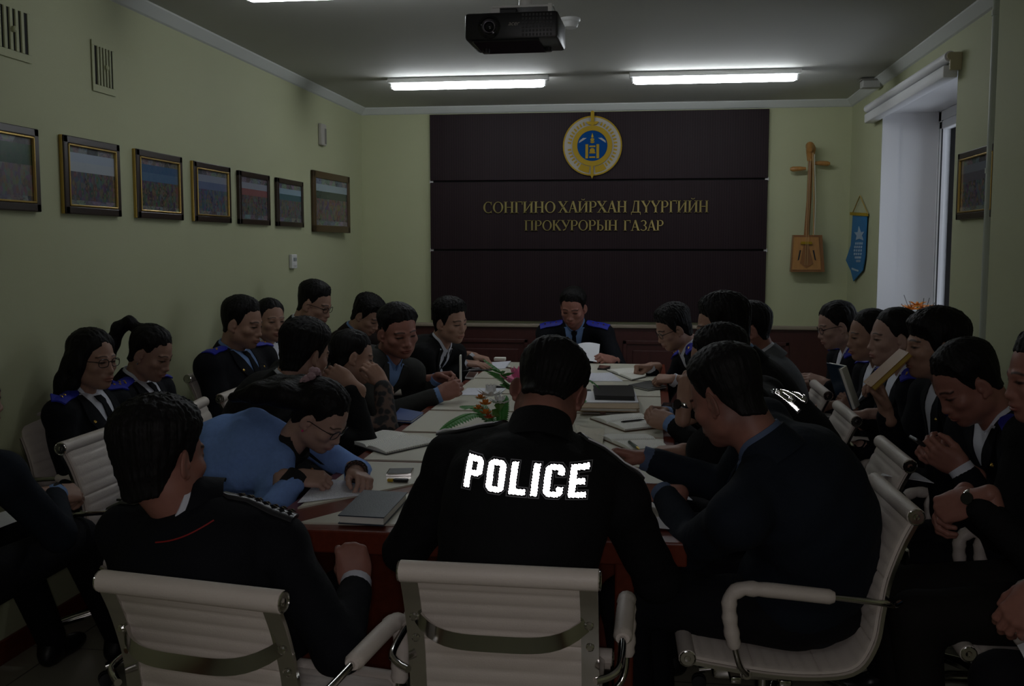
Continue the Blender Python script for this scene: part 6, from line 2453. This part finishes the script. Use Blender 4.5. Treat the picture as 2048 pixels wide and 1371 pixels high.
l6 = person('person bowing the head in a brown-black jacket at the far left corner', at(736, 630, y=6.90), hd=(108, 34, 0), yaw=100, lean=.08, skin=0, style='thick', size=1.06, jacket=cloth((.016, .009, .008, 1), 'brown_black_suit'), shirt=M_SHIRTB, open_v=.2)
LC.append(seat_of(l6, 95, 'cream ribbed chair under the person bowing at the far left corner'))
for ch in LC:
    ch.scale = (1, 1, 1.04)

# ------------------------------------------------------------------ row along the window wall
s5 = person('person in uniform with blue three-star board looking down at a phone on the right', at(1932, 765, y=3.50), hd=(-100, 34, 0), yaw=-96, lean=.10, skin=1, style='short', size=1.07, wid=1.08, jacket=NAVY, shirt=M_SHIRT, tie=None, board=(M_EPA, 'tri'), stars=3, badge=True, open_v=.135, cuff=M_SHIRT, fold=.003, watch='L', res=.011,
            hands={'L': (at(1880, 912, y=3.34), V3(-.85, .15, .45), V3(.2, -.8, -.5), 'curl', V3(.4, -.4, -.8)), 'R': (at(1852, 893, y=3.46), V3(-.6, -.75, .1), V3(-.6, .5, .6), 'hold', V3(.4, .5, -.8))})
seat_of(s5, -92, 'cream ribbed chair under the officer looking down at a phone')
s4 = person('person with thick fringe holding a yellow notebook to the mouth', at(1868, 690, y=4.05), hd=(-93, 2, 0), yaw=-92, lean=.02, skin=0, style='bangs', size=1.04, jacket=NAVY, shirt=M_SHIRT, badge=True, open_v=.22,
            hands={'R': (at(1757, 782, y=4.12), V3(-.35, .1, .9), V3(.6, .3, .4), 'hold', V3(.2, .3, -.9)), 'L': None})
seat_of(s4, -90, 'cream ribbed chair under the person with thick fringe')
s3 = person('person with hair tied back and dark ear studs, behind the yellow notebook', at(1787, 675, y=4.55), hd=(-96, 2, 0), yaw=-92, lean=.0, fem=True, skin=2, style='bun', size=1.08, jacket=NAVY, shirt=M_SHIRT, board=(M_EPA, 'tri'), stars=2, open_v=.22, earring=M_BLACKP,
            hands={'R': (at(1700, 830, y=4.5), V3(-.8, .2, -.1), V3(0, .3, .9), 'curl'), 'L': None})
seat_of(s3, -90, 'cream ribbed chair under the woman with dark ear studs')
s2 = person('person with hair clip holding an open blue book by the window wall', at(1738, 670, y=5.05), hd=(-96, 6, 0), yaw=-92, lean=.0, fem=True, skin=0, style='bun', size=1.05, jacket=NAVY, shirt=M_SHIRT, board=(M_EPA, 'tri'), stars=2, open_v=.22,
            hands={'L': (at(1693, 800, y=4.86), V3(-.4, .1, .8), V3(.5, -.7, .0), 'hold'), 'R': (at(1622, 816, y=5.0), V3(-.9, -.2, -.1), V3(0, .2, .9), 'write')})
seat_of(s2, -90, 'cream ribbed chair under the woman with the blue book')
s1 = person('person in glasses with a low tail of hair at the far right, hands raised', at(1672, 650, y=5.65), hd=(-96, 16, 0), yaw=-92, lean=.04, fem=True, skin=2, style='tied', size=1.05, jacket=NAVY, shirt=M_SHIRT, board=(M_EPA, 'tri'), stars=2, badge=True, glasses=True, open_v=.2,
            hands={'L': (at(1622, 757, y=5.45), V3(-.85, .1, .25), V3(.2, -.6, .7), 'relax'), 'R': (at(1606, 756, y=5.6), V3(-.8, -.2, .3), V3(-.2, .6, .7), 'relax')})
seat_of(s1, -90, 'cream ribbed chair under the far right woman in glasses')
M_TIEB = mat('bright_blue_tie', (.05, .20, .42, 1), .5)
s6 = person('person in black jacket and bright blue tie cut by the right edge, hands clasped', at(2092, 752, y=3.02), hd=(-92, 8, 0), yaw=-92, lean=.02, skin=1, style='short', size=1.06, wid=1.08, jacket=BLACK, shirt=M_TIEB, tie=M_TIEB, open_v=.34, pants=BROWNP, watch='L', cuff=None, fold=.003, res=.011,
            hands={'L': (at(1893, 1016, y=2.92), V3(-.75, .45, -.45), V3(-.4, -.8, .4), 'fist', V3(.5, -.4, -.7)), 'R': (at(1882, 1030, y=3.0), V3(-.6, -.5, -.4), V3(-.5, .6, .4), 'curl', V3(.5, .4, -.7))})
seat_of(s6, -90, 'cream ribbed chair under the man with the bright blue tie')
s7 = person('person at the lower right corner showing only a hand, white cuff and knees', V3(1.20, 2.36, 1.20), hd=(-92, 12, 0), yaw=-92, lean=.02, skin=1, style='short', size=1.06, jacket=NAVY, shirt=M_SHIRT, cuff=M_SHIRT, res=.012,
            hands={'L': (at(2040, 1225, y=2.33), V3(-.55, .2, -.75), V3(-.5, -.7, .4), 'relax', V3(.6, -.3, -.6)), 'R': None})
seat_of(s7, -92, 'cream ribbed chair at the lower right corner')

# ------------------------------------------------------------------ things held in hands or lying on laps
def slab(name, label, cat, c, R, d, m, edge=None, group=None):
    o = empty(name, c, label, cat, group)
    MB().box(c, d, R=R, bev=.003).build(name + '_body', m, o, loc=o.location)
    if edge is not None:
        MB().box(np.array(c) + R @ V3(0, 0, d[2] / 2 + .0006), (d[0] * .9, d[1] * .92, .0012), R=R).build('screen', edge, o, loc=o.location)
    return o


slab('mobile_phone', 'pale phone held upright by the man in the dark grey suit', 'phone', at(921, 737, y=5.46), frame(172) @ np.array([[0, 0, 1], [1, 0, 0], [0, 1, 0]], float), (.075, .15, .010), M_PAGE, M_GLOSSB)
slab('mobile_phone', 'dark phone in the hands of the officer looking down', 'phone', at(1858, 898, y=3.40), frame(-95, -35), (.07, .13, .011), M_BLACKP, M_GLOSSB)


def bent_sheet(name, label, corners, curl, m, cat='paper', group=None):
    """corners are world points: near-left, near-right, far-right, far-left."""
    n = 9
    P_ = [np.array(p, float) for p in corners]
    nn = unit(np.cross(P_[1] - P_[0], P_[3] - P_[0]))
    c = np.mean(P_, axis=0)
    V = []
    for j in range(n + 1):
        for i in range(n + 1):
            s, t = i / n, j / n
            V.append((1 - s) * (1 - t) * P_[0] + s * (1 - t) * P_[1] + s * t * P_[2] + (1 - s) * t * P_[3] + nn * curl * math.sin(PI * s) * (.4 + .6 * t))
    m_ = (n + 1) ** 2
    V = V + [v + nn * .0012 for v in V]
    F = []
    for j in range(n):
        for i in range(n):
            a = j * (n + 1) + i
            F += [(a, a + n + 1, a + n + 2, a + 1), (m_ + a, m_ + a + 1, m_ + a + n + 2, m_ + a + n + 1)]
    rim = [i for i in range(n + 1)] + [j * (n + 1) + n for j in range(1, n + 1)] + [n * (n + 1) + i for i in range(n - 1, -1, -1)] + [j * (n + 1) for j in range(n - 1, 0, -1)]
    for a, b in zip(rim, rim[1:] + rim[:1]):
        F.append((a, b, m_ + b, m_ + a))
    o = MB().add(V, F).build(name, m, None, smooth=True, loc=c)
    return tag(o, label, cat, group)


bent_sheet('paper_sheet', 'wide white sheet held up by the chairman', [at(1138, 722, y=6.98), at(1196, 724, y=6.98), at(1200, 688, y=7.10), at(1138, 695, y=7.10)], .03, M_PAPER)
bent_sheet('paper_sheet', 'small curled white sheet above the police officer hair, before the chairman', [at(1110, 715, y=7.02), at(1138, 715, y=7.02), at(1134, 682, y=7.12), at(1112, 684, y=7.12)], .02, M_PAPER)
bent_sheet('paper_sheet', 'white sheet lying on the knee of the officer with the phone', [at(1760, 950, y=3.42), at(1868, 966, y=3.36), at(1835, 946, y=3.62), at(1775, 940, y=3.72)], .004, M_PAPER)
bent_sheet('paper_sheet', 'white paper on the lap of the person at the left edge', [at(-60, 1082, y=2.95), at(70, 1030, y=3.02), at(98, 1008, y=3.2), at(-40, 1040, y=3.2)], .012, M_PAPER)
bent_sheet('paper_sheet', 'white paper at the lower right corner on a knee', [at(2034, 1290, y=2.33), at(2052, 1325, y=2.27), at(2110, 1300, y=2.30), at(2090, 1270, y=2.40)], .004, M_PAPER)
M_YBOOK = mat('ochre_cover', (.28, .13, .02, 1), .5)
a, b = at(1738, 772, y=4.08), at(1812, 704, y=4.08)
d_ = unit(b - a)
sd_ = V3(0, 1, 0)
nn = unit(np.cross(d_, sd_))
R = np.stack([sd_, d_, np.cross(sd_, d_)], 1)
o = empty('notebook', (a + b) / 2, 'ochre notebook with yellow page edge held slanting to the mouth', 'notebook')
L = np.linalg.norm(b - a)
MB().box((a + b) / 2 + R @ V3(0, 0, .009), (.15, L, .003), R=R).build('cover', M_YBOOK, o, loc=o.location)
MB().box((a + b) / 2, (.144, L * .98, .015), R=R).build('page_block', mat('yellow_pages', (.50, .34, .06, 1), .7), o, loc=o.location)
MB().box((a + b) / 2 - R @ V3(0, 0, .009), (.15, L, .003), R=R).build('cover', M_YBOOK, o, loc=o.location)
# open blue book
c = at(1702, 770, y=4.84)
o = empty('book', c, 'open book with a dark blue cover and cream pages on the right', 'book')
for s, yw in ((-1, -70), (1, -115)):
    R = frame(yw, 20, 0) @ np.array([[1, 0, 0], [0, 0, -1], [0, 1, 0]], float)
    cc = np.array(c) + V3(0, .02 * s, 0) + frame(yw)[:, 0] * .06 * s
    MB().box(cc, (.13, .19, .014), R=R, bev=.003).build('page_block', M_PAGE, o, loc=o.location)
    MB().box(cc - R @ V3(0, 0, .009), (.136, .196, .004), R=R).build('cover', mat('teal_cover', (.012, .035, .07, 1), .5), o, loc=o.location)
pen(at(1628, 788, y=5.4), at(1618, 758, y=5.42), 'orange pencil in the hand of the far right woman in glasses', mat('orange_pencil', (.55, .17, .02, 1), .4), M_BLACKP, .005)
pen(at(634, 962, z=.79), at(622, 932, y=3.30), 'orange tipped pen in the writing hand of the woman in blue', mat('orange_pen', (.45, .20, .05, 1), .4), M_BLACKP, .005)
slab('notepad', 'grey notepad under the hand beside the blue book', 'notepad', at(1622, 828, y=4.96), frame(-85, -5), (.15, .21, .012), M_GREYC, M_PAGE)
